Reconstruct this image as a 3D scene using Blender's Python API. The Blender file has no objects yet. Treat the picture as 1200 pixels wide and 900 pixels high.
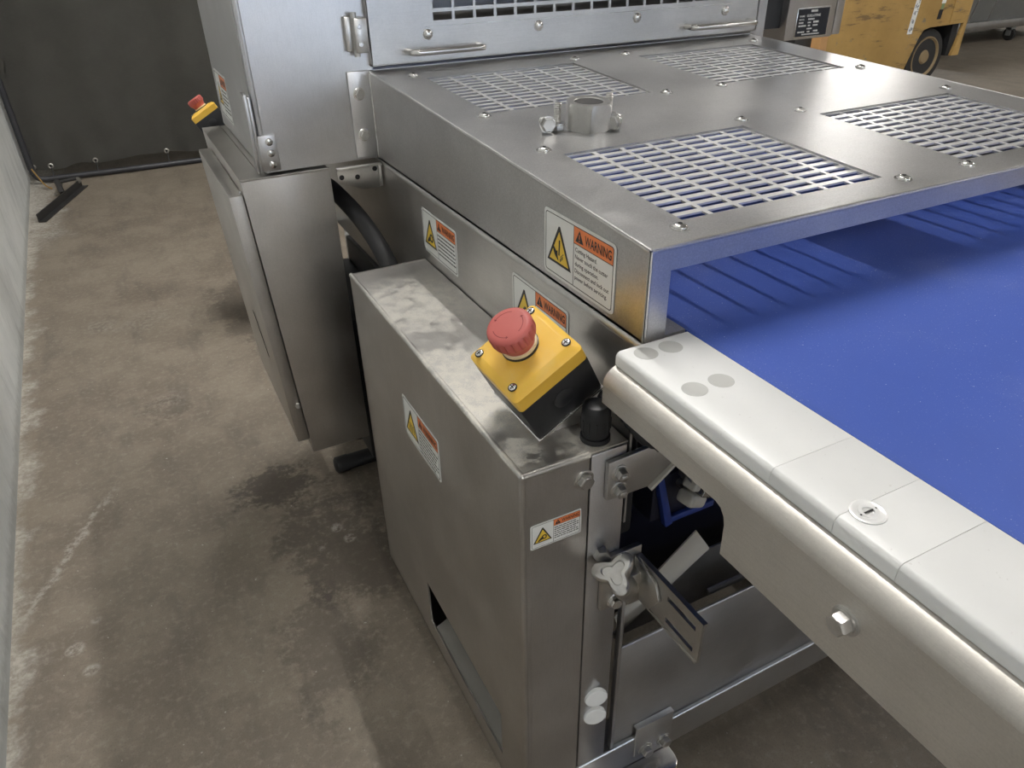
import bpy, bmesh, math, random
from mathutils import Vector, Matrix, Euler
random.seed(7)
C = bpy.context.scene.collection
SC = bpy.context.scene
EYE = 1.28            # eye height; every z below is measured from eye level and lifted by EYE at the end
FL = -EYE
# ------------------------------------------------------------------ camera
cd = bpy.data.cameras.new('camera'); cam = bpy.data.objects.new('camera', cd); C.objects.link(cam)
cd.sensor_width = 36; cd.lens = 36*863.2/1200; cd.clip_start = .02
_p, _yaw, _roll = 0.55321816, -0.46403285, -0.02304599
cy, sy, cp, sp = math.cos(_yaw), math.sin(_yaw), math.cos(_p), math.sin(_p)
f_ = Vector((-sy*cp, cy*cp, -sp)); r_ = Vector((cy, sy, 0)); u_ = r_.cross(f_)
cr, sr = math.cos(_roll), math.sin(_roll)
r2, u2 = cr*r_+sr*u_, cr*u_-sr*r_
cam.matrix_world = Matrix(((r2.x, u2.x, -f_.x, 0), (r2.y, u2.y, -f_.y, 0), (r2.z, u2.z, -f_.z, 0), (0, 0, 0, 1)))
SC.camera = cam
# ------------------------------------------------------------------ world, exposure
w = bpy.data.worlds.new('world'); SC.world = w; w.use_nodes = True
w.node_tree.nodes['Background'].inputs[0].default_value = (.74, .85, 1, 1)
w.node_tree.nodes['Background'].inputs[1].default_value = 4.5
vs = SC.view_settings
vs.view_transform = 'Standard'; vs.look = 'None'; vs.gamma = 1; vs.use_curve_mapping = False
vs.exposure = 0.2
LAMP = 275.0           # radiance of the ceiling lamps' diffusers
try:
    SC.cycles.use_denoising = True
except Exception:
    pass

# ------------------------------------------------------------------ materials
class NT:
    def __init__(s, name):
        s.m = bpy.data.materials.new(name); s.m.use_nodes = True
        s.t = s.m.node_tree; s.b = s.t.nodes['Principled BSDF']
    def n(s, typ, **k):
        x = s.t.nodes.new(typ)
        for a, v in k.items():
            if a.startswith('i_'): x.inputs[int(a[2:])].default_value = v
            else: setattr(x, a, v)
        return x
    def l(s, a, b): s.t.links.new(a, b)
    def set(s, **k):
        for a, v in k.items(): s.b.inputs[a.replace('_', ' ')].default_value = v
    def coord(s, scale=(1, 1, 1), kind='Object'):
        tc = s.n('ShaderNodeTexCoord') if kind != 'Position' else s.n('ShaderNodeNewGeometry')
        mp = s.n('ShaderNodeMapping'); mp.inputs['Scale'].default_value = scale
        s.l(tc.outputs[kind], mp.inputs[0]); return mp.outputs[0]
    def noise(s, vec, scale, detail=4, rough=.55):
        x = s.n('ShaderNodeTexNoise'); x.inputs['Scale'].default_value = scale
        x.inputs['Detail'].default_value = detail; x.inputs['Roughness'].default_value = rough
        s.l(vec, x.inputs['Vector']); return x.outputs['Fac']
    def ramp(s, fac, stops):
        x = s.n('ShaderNodeValToRGB'); e = x.color_ramp.elements
        while len(e) < len(stops): e.new(.5)
        for el, (p, c) in zip(e, stops):
            el.position = p; el.color = c if len(c) == 4 else (*c, 1)
        s.l(fac, x.inputs[0]); return x.outputs[0]
    def g(s, fac, lo, hi):           # smooth 0..1
        x = s.n('ShaderNodeMapRange'); x.inputs[1].default_value = lo; x.inputs[2].default_value = hi
        x.interpolation_type = 'SMOOTHSTEP'; s.l(fac, x.inputs[0]); return x.outputs[0]
    def mth(s, op, a, b=None):
        x = s.n('ShaderNodeMath', operation=op)
        for i, v in enumerate((a, b)):
            if v is None: continue
            if isinstance(v, (int, float)): x.inputs[i].default_value = v
            else: s.l(v, x.inputs[i])
        return x.outputs[0]
    def mix(s, fac, a, b):
        x = s.n('ShaderNodeMix', data_type='RGBA')
        for i, v in ((0, fac), (6, a), (7, b)):
            if isinstance(v, (int, float)): x.inputs[i].default_value = v
            elif isinstance(v, tuple): x.inputs[i].default_value = v if len(v) == 4 else (*v, 1)
            else: s.l(v, x.inputs[i])
        return x.outputs[2]
    def bump(s, h, strength, dist=.001):
        x = s.n('ShaderNodeBump'); x.inputs['Strength'].default_value = strength; x.inputs['Distance'].default_value = dist
        s.l(h, x.inputs['Height']); s.l(x.outputs[0], s.b.inputs['Normal'])

def plain(name, col, rough=.5, metal=0., spec=.5, bump=0.):
    t = NT(name); t.set(Base_Color=(*col, 1), Roughness=rough, Metallic=metal)
    t.b.inputs['Specular IOR Level'].default_value = spec
    v = t.coord()
    if bump: t.bump(t.noise(v, 900, 2), bump, .0003)
    n = t.noise(v, 14, 4)
    t.l(t.mix(n, tuple(c*.88 for c in col), tuple(min(1, c*1.1) for c in col)), t.b.inputs['Base Color'])
    return t.m

def steel(name, col=(.62, .61, .60), rough=.34, grain=(1, 60, 60), dust=0., spots=None, scale=9, aniso=0., speck=.12):
    """brushed stainless sheet: fine lengthwise grain, cloudy polish, specks of flour; spots = [(x,y,radius)] of heavier flour"""
    t = NT(name); t.set(Metallic=1.0)
    v = t.coord(grain, 'Position'); pv = t.coord((1, 1, 1), 'Position')
    g = t.noise(v, scale*3, 5, .65); cl = t.noise(pv, 7, 5, .6)
    base = t.mix(t.g(cl, .3, .72), tuple(c*.90 for c in col), tuple(min(1, c*1.07) for c in col))
    base = t.mix(t.mth('MULTIPLY', t.g(g, .45, .70), .30), base, tuple(c*.70 for c in col))
    rg = t.mth('ADD', t.mth('MULTIPLY', g, .10), t.mth('ADD', t.mth('MULTIPLY', cl, .14), rough-.12))
    sk = t.noise(pv, 520, 2, .8)
    base = t.mix(t.mth('MULTIPLY', t.g(sk, .52, .72), speck), base, tuple(c*.45 for c in col)); base = t.mix(t.mth('MULTIPLY', t.g(sk, .48, .30), speck), base, tuple(min(1, c*1.45) for c in col))
    metal = 1.0
    if dust or spots:
        sp = t.g(t.noise(pv, 420, 2, .7), .69, .76)
        m = t.mth('MULTIPLY', sp, t.mth('MULTIPLY', t.g(cl, .35, .65), min(1, dust)))
        film = t.mth('MULTIPLY', t.g(cl, .42, .8), dust*.25)
        m = t.mth('MAXIMUM', m, film)
        if spots:
            sep = t.n('ShaderNodeSeparateXYZ'); geo = t.n('ShaderNodeNewGeometry'); t.l(geo.outputs['Position'], sep.inputs[0])
            pat = t.noise(pv, 55, 6, .7); fine = t.noise(pv, 600, 3, .7)
            for (x, y, r, k) in spots:
                d = t.mth('SQRT', t.mth('ADD', t.mth('POWER', t.mth('SUBTRACT', sep.outputs[0], x), 2.0), t.mth('POWER', t.mth('SUBTRACT', sep.outputs[1], y), 2.0)))
                fall = t.mth('SUBTRACT', 1.0, t.g(d, r*.25, r))
                mm = t.mth('ADD', t.mth('MULTIPLY', pat, .62), t.mth('MULTIPLY', fine, .48))
                mm = t.mth('MULTIPLY', t.g(t.mth('ADD', mm, t.mth('MULTIPLY', fall, .22)), .66, .82), t.mth('MULTIPLY', fall, k))
                m = t.mth('MAXIMUM', m, t.mth('MINIMUM', mm, .9))
        base = t.mix(m, base, (.72, .69, .62))
        metal = t.mth('SUBTRACT', 1.0, m); rg = t.mth('ADD', rg, t.mth('MULTIPLY', m, .5))
        t.l(metal, t.b.inputs['Metallic'])
    t.l(base, t.b.inputs['Base Color']); t.l(rg, t.b.inputs['Roughness'])
    if grain[0] != grain[1] or grain[1] != grain[2]: t.bump(g, .10, .0006)
    if aniso:
        t.b.inputs['Anisotropic'].default_value = aniso
    return t.m

M = {}
M['steel_x'] = steel('brushed_steel_crosswise', (.60, .595, .59), .34, (1, 70, 70), .15)
M['steel_y'] = steel('brushed_steel_lengthwise', (.60, .59, .575), .36, (70, 1, 70), .15)
M['steel_z'] = steel('brushed_steel_upright', (.62, .62, .63), .33, (70, 70, 1.2), .05)
M['cover_top'] = steel('satin_steel_cover_top', (.56, .555, .55), .35, (1.5, 70, 70), .25, speck=.30)
M['grille'] = plain('bright_satin_grille', (.80, .795, .785), .36, .72)
M['cabinet'] = steel('dull_steel_cabinet', (.53, .51, .485), .40, (70, 70, 1.2), .22)
M['cabinet_top'] = steel('floured_steel_cabinet_top', (.56, .545, .52), .38, (70, 1.2, 70), .55,
                         [(.275+.02, .70, .14, 1.0), (.30, .585, .055, 1.0), (.37, .56, .06, .9), (.33, 1.0, .2, .6), (.30, .80, .11, .8)])
M['rail'] = steel('satin_steel_rail', (.66, .63, .585), .48, (70, 1, 70), .06)
M['pan'] = steel('dusty_steel_pan', (.50, .50, .505), .38, (1.2, 70, 70), .5)
M['cast'] = steel('cast_steel', (.58, .57, .55), .33, (2, 2, 2), .0)
M['bright'] = steel('polished_steel', (.72, .71, .69), .24, (2, 2, 2))
M['hole_dark'] = plain('hole_shade_black', (.012, .012, .013), .7)  # black stands in for shade inside holes, slots and the wheel well
M['black'] = plain('black_plastic', (.018, .019, .022), .42)
M['rubber'] = plain('black_rubber', (.02, .02, .021), .6)
M['navy'] = plain('navy_shade_and_plastic', (.012, .014, .034), .4)  # also paints the dark machine interior, tinted by the blue belt
M['blue_plastic'] = plain('blue_plastic', (.02, .05, .26), .4)
M['red'] = plain('faded_red_plastic', (.50, .115, .10), .5)
M['red_groove'] = plain('dark_red_groove', (.22, .03, .03), .6)
M['cream'] = plain('cream_plastic', (.78, .66, .42), .5)
M['label_white'] = plain('white_vinyl', (.78, .79, .77), .42)
M['label_orange'] = plain('orange_print', (.80, .23, .075), .45)
M['label_yellow'] = plain('yellow_print', (.80, .55, .06), .45)
M['label_black'] = plain('black_print', (.018, .018, .02), .5)
M['white_knob'] = plain('off_white_plastic', (.62, .60, .54), .45)
M['wood'] = plain('bare_wood', (.42, .23, .09), .7)
M['plate_black'] = plain('black_anodised_plate', (.012, .014, .022), .3)
M['pipe'] = plain('dark_painted_pipe', (.035, .036, .042), .4)
M['iron'] = plain('black_angle_iron', (.03, .029, .028), .55)
M['grommet'] = plain('dull_grommet', (.5, .48, .44), .4, 1.0)
M['cart_steel'] = plain('grey_cart_steel', (.33, .34, .33), .42, .6)
M['lamp_body'] = plain('white_lamp_housing', (.7, .7, .7), .5)
M['hall_wall'] = plain('pale_hall_wall', (.40, .40, .39), .8)
M['ceiling'] = plain('pale_ceiling_sheet', (.33, .33, .33), .8)
M['lit_sheet'] = plain('lit_pale_sheet', (.66, .63, .56), .55, .1)  # pale colour stands in for light on the bent flange and cut edge
M['shelf'] = plain('dull_lit_shelf', (.20, .19, .17), .6, .2)  # matte grey stands in for light falling in through the slot
M['screw_metal'] = plain('frosted_bright_metal', (.80, .80, .79), .45, .45)
M['plug'] = plain('grey_plastic_plug', (.50, .50, .48), .5)
M['yard'] = plain('pale_yard_concrete', (.38, .37, .35), .85)
M['tyre'] = plain('black_tyre', (.022, .021, .02), .75)

def mat_yellow():
    t = NT('dusty_yellow_plastic'); t.set(Roughness=.42)
    v = t.coord(); c = t.noise(v, 30, 5, .6); s = t.g(t.noise(v, 700, 2, .7), .64, .72)
    b = t.mix(c, (.84, .50, .06), (.90, .56, .08))
    d = t.mth('ADD', t.mth('MULTIPLY', t.g(c, .45, .75), .22), t.mth('MULTIPLY', s, .22))
    t.l(t.mix(d, b, (.72, .62, .40)), t.b.inputs['Base Color']); return t.m
M['yellow'] = mat_yellow()

def mat_white_bar(name, k, rough):
    t = NT(name); t.set(Roughness=rough); v = t.coord()
    c = t.noise(v, 12, 6, .6); s = t.g(t.noise(v, 260, 2), .72, .76)
    b = t.mix(c, tuple(x*.95*k for x in (.76, .765, .755)), tuple(x*k for x in (.82, .82, .81)))
    t.l(t.mix(t.mth('MULTIPLY', s, .35), b, (.45, .43, .4)), t.b.inputs['Base Color'])
    t.b.inputs['Subsurface Weight'].default_value = .12; t.b.inputs['Subsurface Radius'].default_value = (.01, .01, .01)
    t.bump(t.noise(t.coord((200, 6, 1)), 3, 3), .05, .0005); return t.m
M['bar_a'] = mat_white_bar('white_bearing_plastic', 1.0, .33)
M['bar_b'] = mat_white_bar('white_bearing_plastic_worn', .93, .42)

def mat_belt():
    t = NT('blue_conveyor_belt'); t.set(Roughness=.5)
    v = t.coord((1, 1, 1), 'Position'); c = t.noise(v, 5, 6, .65); f = t.noise(v, 500, 2, .6)
    b = t.mix(c, (.036, .080, .35), (.050, .102, .42))
    sp = t.g(t.noise(v, 520, 2, .75), .655, .72); big = t.g(t.noise(v, 210, 2, .6), .745, .775)
    sp = t.mth('MULTIPLY', sp, t.mth('ADD', .35, t.g(c, .35, .65)))
    m = t.mth('MAXIMUM', t.mth('MULTIPLY', sp, .75), t.mth('MULTIPLY', big, .8))
    m = t.mth('MAXIMUM', m, t.mth('MULTIPLY', t.g(c, .5, .85), .10))
    t.l(t.mix(m, b, (.62, .64, .72)), t.b.inputs['Base Color']); t.bump(f, .12, .0004); return t.m
M['belt'] = mat_belt()

def mat_floor():
    t = NT('worn_concrete'); t.set(Roughness=.62)
    v = t.coord((1, 1, 1), 'Position')
    big = t.noise(v, 1.3, 6, .62); mid = t.noise(v, 6, 8, .68); fine = t.noise(v, 60, 6, .7); grit = t.noise(v, 330, 2, .7)
    st = t.noise(t.coord((3.0, .9, 1), 'Position'), 3.2, 6, .65)
    b = t.mix(t.g(big, .3, .7), (.172, .141, .108), (.230, .194, .150))
    b = t.mix(t.mth('MULTIPLY', t.g(mid, .42, .62), .45), b, (.315, .270, .212))
    b = t.mix(t.mth('MULTIPLY', t.g(st, .48, .70), .50), b, (.120, .102, .084))
    b = t.mix(t.mth('MULTIPLY', t.g(fine, .48, .70), .42), b, (.36, .33, .27))
    b = t.mix(t.mth('MULTIPLY', t.g(grit, .56, .70), .45), b, (.075, .068, .06))
    sep = t.n('ShaderNodeSeparateXYZ'); geo = t.n('ShaderNodeNewGeometry'); t.l(geo.outputs['Position'], sep.inputs[0])
    X, Y = sep.outputs[0], sep.outputs[1]
    def blob(x, y, rx, ry):
        d = t.mth('ADD', t.mth('POWER', t.mth('DIVIDE', t.mth('SUBTRACT', X, x), rx), 2.0), t.mth('POWER', t.mth('DIVIDE', t.mth('SUBTRACT', Y, y), ry), 2.0))
        d = t.mth('ADD', d, t.mth('ADD', t.mth('MULTIPLY', t.mth('SUBTRACT', mid, .5), 4.5), t.mth('MULTIPLY', t.mth('SUBTRACT', fine, .5), 2.5)))
        return t.mth('SUBTRACT', 1.0, t.g(d, .25, 1.0))
    # dark blotches by the cabinets
    for (x, y, rx, ry, k) in ((.12, 1.69, .13, .10, .65), (.21, 1.40, .16, .22, .45), (.10, 1.1, .10, .2, .3), (-.12, 2.25, .1, .08, .35), (.3, 2.9, .2, .4, .3)):
        b = t.mix(t.mth('MULTIPLY', blob(x, y, rx, ry), k), b, (.050, .040, .036))
    # chalky plaster dust along the foot of the wall
    wx = t.mth('ADD', X, t.mth('MULTIPLY', Y, .0254))
    edge = t.mth('ADD', t.mth('MULTIPLY', t.mth('SUBTRACT', wx, -.455), 9.0), t.mth('MULTIPLY', t.mth('SUBTRACT', mid, .5), 2.6))
    near = t.mth('SUBTRACT', 1.0, t.g(edge, -.2, .45))
    b = t.mix(t.mth('MULTIPLY', near, t.mth('ADD', .45, t.mth('MULTIPLY', t.g(fine, .38, .6), .5))), b, (.52, .49, .43))
    far = t.mth('MULTIPLY', t.g(Y, 3.9, 4.6), t.mth('SUBTRACT', 1.0, t.g(t.mth('ADD', wx, t.mth('MULTIPLY', mid, .6)), -.16, .06)))
    b = t.mix(t.mth('MULTIPLY', far, t.mth('ADD', .25, t.mth('MULTIPLY', t.g(fine, .36, .6), .75))), b, (.52, .50, .45))
    # pale scraped line running out from the wall
    dl = t.mth('SUBTRACT', t.mth('SUBTRACT', Y, t.mth('MULTIPLY', t.mth('ADD', X, .42), 2.0)), 1.60)
    dl = t.mth('ADD', dl, t.mth('MULTIPLY', t.mth('SUBTRACT', mid, .5), .30))
    ln = t.mth('MULTIPLY', t.mth('SUBTRACT', 1.0, t.g(t.mth('ABSOLUTE', dl), .008, .035)), t.mth('MULTIPLY', t.g(X, -.5, -.45), t.mth('SUBTRACT', 1.0, t.g(X, -.32, -.24))))
    b = t.mix(t.mth('MULTIPLY', ln, t.mth('MULTIPLY', t.g(fine, .40, .58), .75)), b, (.42, .39, .34))
    # small flour and plaster splashes
    for (x, y, r, k) in ((.224, 1.455, .022, .8), (.242, 1.405, .018, .7), (.17, 1.40, .012, .5), (-.1, 2.3, .07, .12), (-.25, 3.0, .09, .16), (-.12, 3.0, .12, .12), (-.37, 1.35, .02, .6), (-.33, 1.42, .015, .5), (-.34, 1.28, .02, .7)):
        b = t.mix(t.mth('MULTIPLY', blob(x, y, r, r), t.mth('MULTIPLY', t.g(fine, .38, .62), k)), b, (.55, .52, .46))
    spk = t.g(t.noise(v, 95, 1, .5), .765, .785)
    b = t.mix(t.mth('MULTIPLY', spk, .6), b, (.55, .53, .48))
    t.l(b, t.b.inputs['Base Color'])
    t.l(t.mth('ADD', .45, t.mth('MULTIPLY', mid, .35)), t.b.inputs['Roughness'])
    t.bump(t.mth('ADD', fine, t.mth('MULTIPLY', grit, .4)), .25, .002); return t.m
M['floor'] = mat_floor()

def mat_wall():
    t = NT('chalky_painted_block_wall'); t.set(Roughness=.8)
    v = t.coord((1, 1, 1), 'Position'); c = t.noise(v, 2.5, 7, .65); f = t.noise(v, 40, 5, .7)
    s = t.noise(t.coord((1, 2.5, .6), 'Position'), 5, 6, .7)
    b = t.mix(t.g(c, .3, .7), (.66, .69, .68), (.80, .82, .81))
    b = t.mix(t.mth('MULTIPLY', t.g(s, .50, .72), .5), b, (.44, .455, .45))
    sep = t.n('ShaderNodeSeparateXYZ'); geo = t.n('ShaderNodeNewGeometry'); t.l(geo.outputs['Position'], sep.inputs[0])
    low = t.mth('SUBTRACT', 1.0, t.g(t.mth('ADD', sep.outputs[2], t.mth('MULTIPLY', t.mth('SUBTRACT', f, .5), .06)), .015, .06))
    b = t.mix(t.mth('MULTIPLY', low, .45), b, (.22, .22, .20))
    t.l(b, t.b.inputs['Base Color']); t.bump(t.mth('ADD', c, f), .4, .006); return t.m
M['wall'] = mat_wall()

def mat_tarp():
    t = NT('grey_canvas_tarp'); t.set(Roughness=.75)
    v = t.coord(); c = t.noise(v, 2, 5, .6)
    wv = t.noise(t.coord((4, 1, 60)), 8, 3); wv2 = t.noise(t.coord((60, 1, 4)), 8, 3)
    b = t.mix(t.g(c, .3, .7), (.115, .112, .100), (.145, .142, .126))
    b = t.mix(t.mth('MULTIPLY', t.g(wv, .5, .75), .35), b, (.18, .173, .155))
    t.l(b, t.b.inputs['Base Color']); t.bump(t.mth('ADD', wv, wv2), .3, .003); return t.m
M['tarp'] = mat_tarp()

def mat_truck():
    t = NT('scuffed_yellow_paint'); t.set(Roughness=.5)
    v = t.coord(); c = t.noise(v, 2.2, 7, .68); s = t.noise(t.coord((1.0, 1, 6)), 2.6, 7, .7); f = t.noise(v, 14, 6, .7)
    b = t.mix(t.g(c, .3, .7), (.38, .235, .075), (.47, .30, .10))
    b = t.mix(t.mth('MULTIPLY', t.g(s, .56, .66), .8), b, (.15, .095, .05))
    b = t.mix(t.mth('MULTIPLY', t.g(t.mth('MULTIPLY', f, c), .33, .38), .8), b, (.19, .18, .16))
    b = t.mix(t.mth('MULTIPLY', t.g(f, .62, .72), .5), b, (.33, .2, .07))
    t.l(b, t.b.inputs['Base Color']); return t.m
M['truck'] = mat_truck()

def mat_emit():
    t = NT('lamp_diffuser'); e = t.n('ShaderNodeEmission'); e.inputs[0].default_value = (1, .97, .93, 1); e.inputs[1].default_value = LAMP
    t.l(e.outputs[0], t.t.nodes['Material Output'].inputs[0]); return t.m
M['lamp'] = mat_emit()

# ------------------------------------------------------------------ helpers
ROOT = {}
class MB:
    """collects shapes in one bmesh"""
    def __init__(s): s.b = bmesh.new()
    def _add(s, verts, faces):
        vs_ = [s.b.verts.new(v) for v in verts]
        for f in faces:
            try: s.b.faces.new([vs_[i] for i in f])
            except ValueError: pass
        return vs_
    def box(s, lo, hi, bev=0., mat=None, seg=2):
        t = bmesh.new(); bmesh.ops.create_cube(t, size=1)
        for v in t.verts: v.co = Vector([lo[i]+(v.co[i]+.5)*(hi[i]-lo[i]) for i in range(3)])
        if bev: bmesh.ops.bevel(t, geom=t.edges[:], offset=bev, segments=seg, affect='EDGES', profile=.5)
        return s._merge(t, mat)
    def _merge(s, t, mat=None, smooth=False):
        t.verts.ensure_lookup_table(); vs_ = []
        for i, v in enumerate(t.verts):
            v.index = i; vs_.append(s.b.verts.new(mat @ v.co if mat else v.co))
        for f in t.faces:
            try: s.b.faces.new([vs_[v.index] for v in f.verts]).smooth = smooth
            except ValueError: pass
        t.free(); return s
    def hexa(s, p, bev=0.):          # 8 corners: bottom ring then top ring
        t = bmesh.new(); v = [t.verts.new(q) for q in p]
        for f in ((3, 2, 1, 0), (4, 5, 6, 7), (0, 1, 5, 4), (1, 2, 6, 5), (2, 3, 7, 6), (3, 0, 4, 7)): t.faces.new([v[i] for i in f])
        bmesh.ops.recalc_face_normals(t, faces=t.faces[:])
        if bev: bmesh.ops.bevel(t, geom=t.edges[:], offset=bev, segments=2, affect='EDGES', profile=.5)
        return s._merge(t)
    def prism(s, pts, d, bev=0., smooth=False):    # closed outline in 3D swept by vector d
        t = bmesh.new(); d = Vector(d); n = len(pts)
        a = [t.verts.new(p) for p in pts]; b = [t.verts.new(Vector(p)+d) for p in pts]
        t.faces.new(a); t.faces.new(b[::-1])
        for i in range(n): t.faces.new((a[i], a[(i+1) % n], b[(i+1) % n], b[i]))
        bmesh.ops.recalc_face_normals(t, faces=t.faces[:])
        if bev: bmesh.ops.bevel(t, geom=t.edges[:], offset=bev, segments=2, affect='EDGES', profile=.5)
        return s._merge(t, None, smooth)
    def lathe(s, p, axis, prof, seg=24, mod=None, smooth=True):   # prof = [(radius, height)] along axis from p
        p = Vector(p); q = Vector(axis).normalized().to_track_quat('Z', 'Y')
        t = bmesh.new(); rings = []
        for r, h in prof:
            if r <= 1e-7: rings.append([t.verts.new(p+q@Vector((0, 0, h)))]); continue
            rings.append([t.verts.new(p+q@Vector(((r*(mod(i/seg, h) if mod else 1))*math.cos(2*math.pi*i/seg), (r*(mod(i/seg, h) if mod else 1))*math.sin(2*math.pi*i/seg), h))) for i in range(seg)])
        for A, B in zip(rings, rings[1:]):
            for i in range(seg):
                j = (i+1) % seg
                if len(A) == 1 and len(B) == 1: continue
                if len(A) == 1: t.faces.new((A[0], B[j], B[i]))
                elif len(B) == 1: t.faces.new((A[i], A[j], B[0]))
                else: t.faces.new((A[i], A[j], B[j], B[i]))
        if len(rings[0]) > 1: t.faces.new(rings[0][::-1])
        if len(rings[-1]) > 1: t.faces.new(rings[-1])
        bmesh.ops.recalc_face_normals(t, faces=t.faces[:])
        return s._merge(t, None, smooth)
    def cyl(s, a, b, r, seg=20): a, b = Vector(a), Vector(b); return s.lathe(a, b-a, [(r, 0), (r, (b-a).length)], seg)
    def tube(s, path, r, seg=12):
        P = [Vector(p) for p in path]; t = bmesh.new(); rings = []
        up = Vector((.13, .31, .94)).normalized()
        for i, p in enumerate(P):
            d = (P[min(i+1, len(P)-1)]-P[max(i-1, 0)]).normalized(); a = d.cross(up).normalized(); b = d.cross(a)
            rr = r[i] if isinstance(r, (list, tuple)) else r
            rings.append([t.verts.new(p+(a*math.cos(2*math.pi*k/seg)+b*math.sin(2*math.pi*k/seg))*rr) for k in range(seg)])
        for A, B in zip(rings, rings[1:]):
            for k in range(seg): t.faces.new((A[k], A[(k+1) % seg], B[(k+1) % seg], B[k]))
        t.faces.new(rings[0]); t.faces.new(rings[-1])
        bmesh.ops.recalc_face_normals(t, faces=t.faces[:])
        return s._merge(t, None, True)
    def holed(s, us, vs, hole, f, th, n):   # sheet on a grid with cells left open; f(u,v) -> point, th thickness along -n
        n = Vector(n).normalized(); t = bmesh.new(); A = {}; B = {}
        nu, nv = len(us)-1, len(vs)-1
        def va(i, j):
            if (i, j) not in A:
                p = Vector(f(us[i], vs[j])); A[i, j] = t.verts.new(p); B[i, j] = t.verts.new(p-n*th)
            return A[i, j], B[i, j]
        solid = lambda i, j: 0 <= i < nu and 0 <= j < nv and not hole(i, j)
        for i in range(nu):
            for j in range(nv):
                if not solid(i, j): continue
                q = [va(i, j), va(i+1, j), va(i+1, j+1), va(i, j+1)]
                t.faces.new([x[0] for x in q]); t.faces.new([x[1] for x in q][::-1])
                for (di, dj, e) in ((0, -1, (0, 1)), (1, 0, (1, 2)), (0, 1, (2, 3)), (-1, 0, (3, 0))):
                    if not solid(i+di, j+dj):
                        a, b = q[e[0]], q[e[1]]; t.faces.new((a[0], a[1], b[1], b[0]))
        bmesh.ops.recalc_face_normals(t, faces=t.faces[:])
        return s._merge(t)
    def hexbolt(s, p, d, r=.0075, h=.006, wash=True, stud=0.):
        p, d = Vector(p), Vector(d).normalized()
        if wash: s.lathe(p, d, [(r*1.5, 0), (r*1.5, .0012), (r*1.4, .0016)], 24); s.lathe(p+d*.0016, d, [(r*1.22, 0), (r*1.22, .0018)], 20); p = p+d*.0032
        s.lathe(p, d, [(r*1.12, 0), (r*1.12, h*.9), (r*1.0, h*1.08)], 6, None, False); s.lathe(p+d*h*1.0801, d, [(r*.9, -.001), (r*.86, .0003), (0, .0003)], 18)
        if stud: s.lathe(p+d*h, d, [(r*.55, 0), (r*.55, stud*.9), (r*.45, stud)], 12)
        return s
    def dome(s, p, d, r=.008, h=.004):
        prof = [(r, 0)]+[(r*math.cos(a), h*.25+h*.75*math.sin(a)) for a in (0, .4, .8, 1.2)]+[(0, h)]
        return s.lathe(p, d, prof, 16)

def finish(name, mb, mat, parent=None, root=None, smooth=35, world=True):
    b = mb.b if isinstance(mb, MB) else mb
    me = bpy.data.meshes.new(name)
    if root is not None and world:
        off = ROOT[root.name]
        for v in b.verts: v.co -= off
    b.to_mesh(me); b.free()
    me.set_sharp_from_angle(angle=math.radians(smooth))
    me.materials.append(M[mat] if isinstance(mat, str) else mat)
    o = bpy.data.objects.new(name, me); C.objects.link(o)
    if parent is not None: o.parent = parent
    return o
def thing(name, label, cat, loc=(0, 0, 0), group=None):
    o = bpy.data.objects.new(name, None); C.objects.link(o); o.location = loc; o.empty_display_size = .05
    ROOT[o.name] = Vector(loc); o['label'] = label; o['category'] = cat
    if group: o['group'] = group
    return o
def top_of(o):
    while o.parent is not None: o = o.parent
    return o
def part(name, mb, mat, parent, label=None, smooth=35, world=True):
    o = finish(name, mb, mat, parent, top_of(parent), smooth, world)
    if label: o['label'] = label
    return o
def tag(o, label, cat, group=None):
    o['label'] = label; o['category'] = cat
    if group: o['group'] = group
def struct(name, mb, mat):
    o = finish(name, mb, mat); o['kind'] = 'structure'; return o

_font = {}
def text_polys(body):
    """flat triangulated outline of a line of lettering, normalised: returns (verts2d, faces, width, height)"""
    if body in _font: return _font[body]
    cu = bpy.data.curves.new('lettering_curve', 'FONT'); cu.body = body; cu.resolution_u = 2; cu.size = 1; cu.offset = .018
    ob = bpy.data.objects.new('lettering_curve', cu); C.objects.link(ob)
    dg = bpy.context.evaluated_depsgraph_get(); dg.update()
    me = bpy.data.meshes.new_from_object(ob.evaluated_get(dg))
    v = [(p.co.x, p.co.y) for p in me.vertices]; fcs = [tuple(p.vertices) for p in me.polygons]
    bpy.data.objects.remove(ob); bpy.data.curves.remove(cu); bpy.data.meshes.remove(me)
    x0 = min(p[0] for p in v); x1 = max(p[0] for p in v)
    r = ([(p[0]-x0, p[1]) for p in v], fcs, x1-x0, .72); _font[body] = r; return r
class Flat:
    """draws flat print on a plane with origin o, axes u (reading direction) and v (up)"""
    def __init__(s, o, u, v): s.o, s.u, s.v = Vector(o), Vector(u), Vector(v); s.n = s.u.cross(s.v)
    def P(s, a, b, d=0.): return s.o+s.u*a+s.v*b+s.n*d
    def poly(s, mb, pts, d, th=.00012):
        mb.prism([s.P(a, b, d) for a, b in pts], s.n*th); return mb
    def rect(s, mb, x0, y0, x1, y1, d, th=.00012): return s.poly(mb, [(x0, y0), (x1, y0), (x1, y1), (x0, y1)], d, th)
    def text(s, mb, body, x, y, h, d, width=None, shear=0.):
        v, f, wd, hh = text_polys(body); k = h/hh; kx = k if width is None else width/wd
        mb._add([s.P(x+a*kx+shear*b*k, y+b*k, d) for a, b in v], f); return mb
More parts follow.
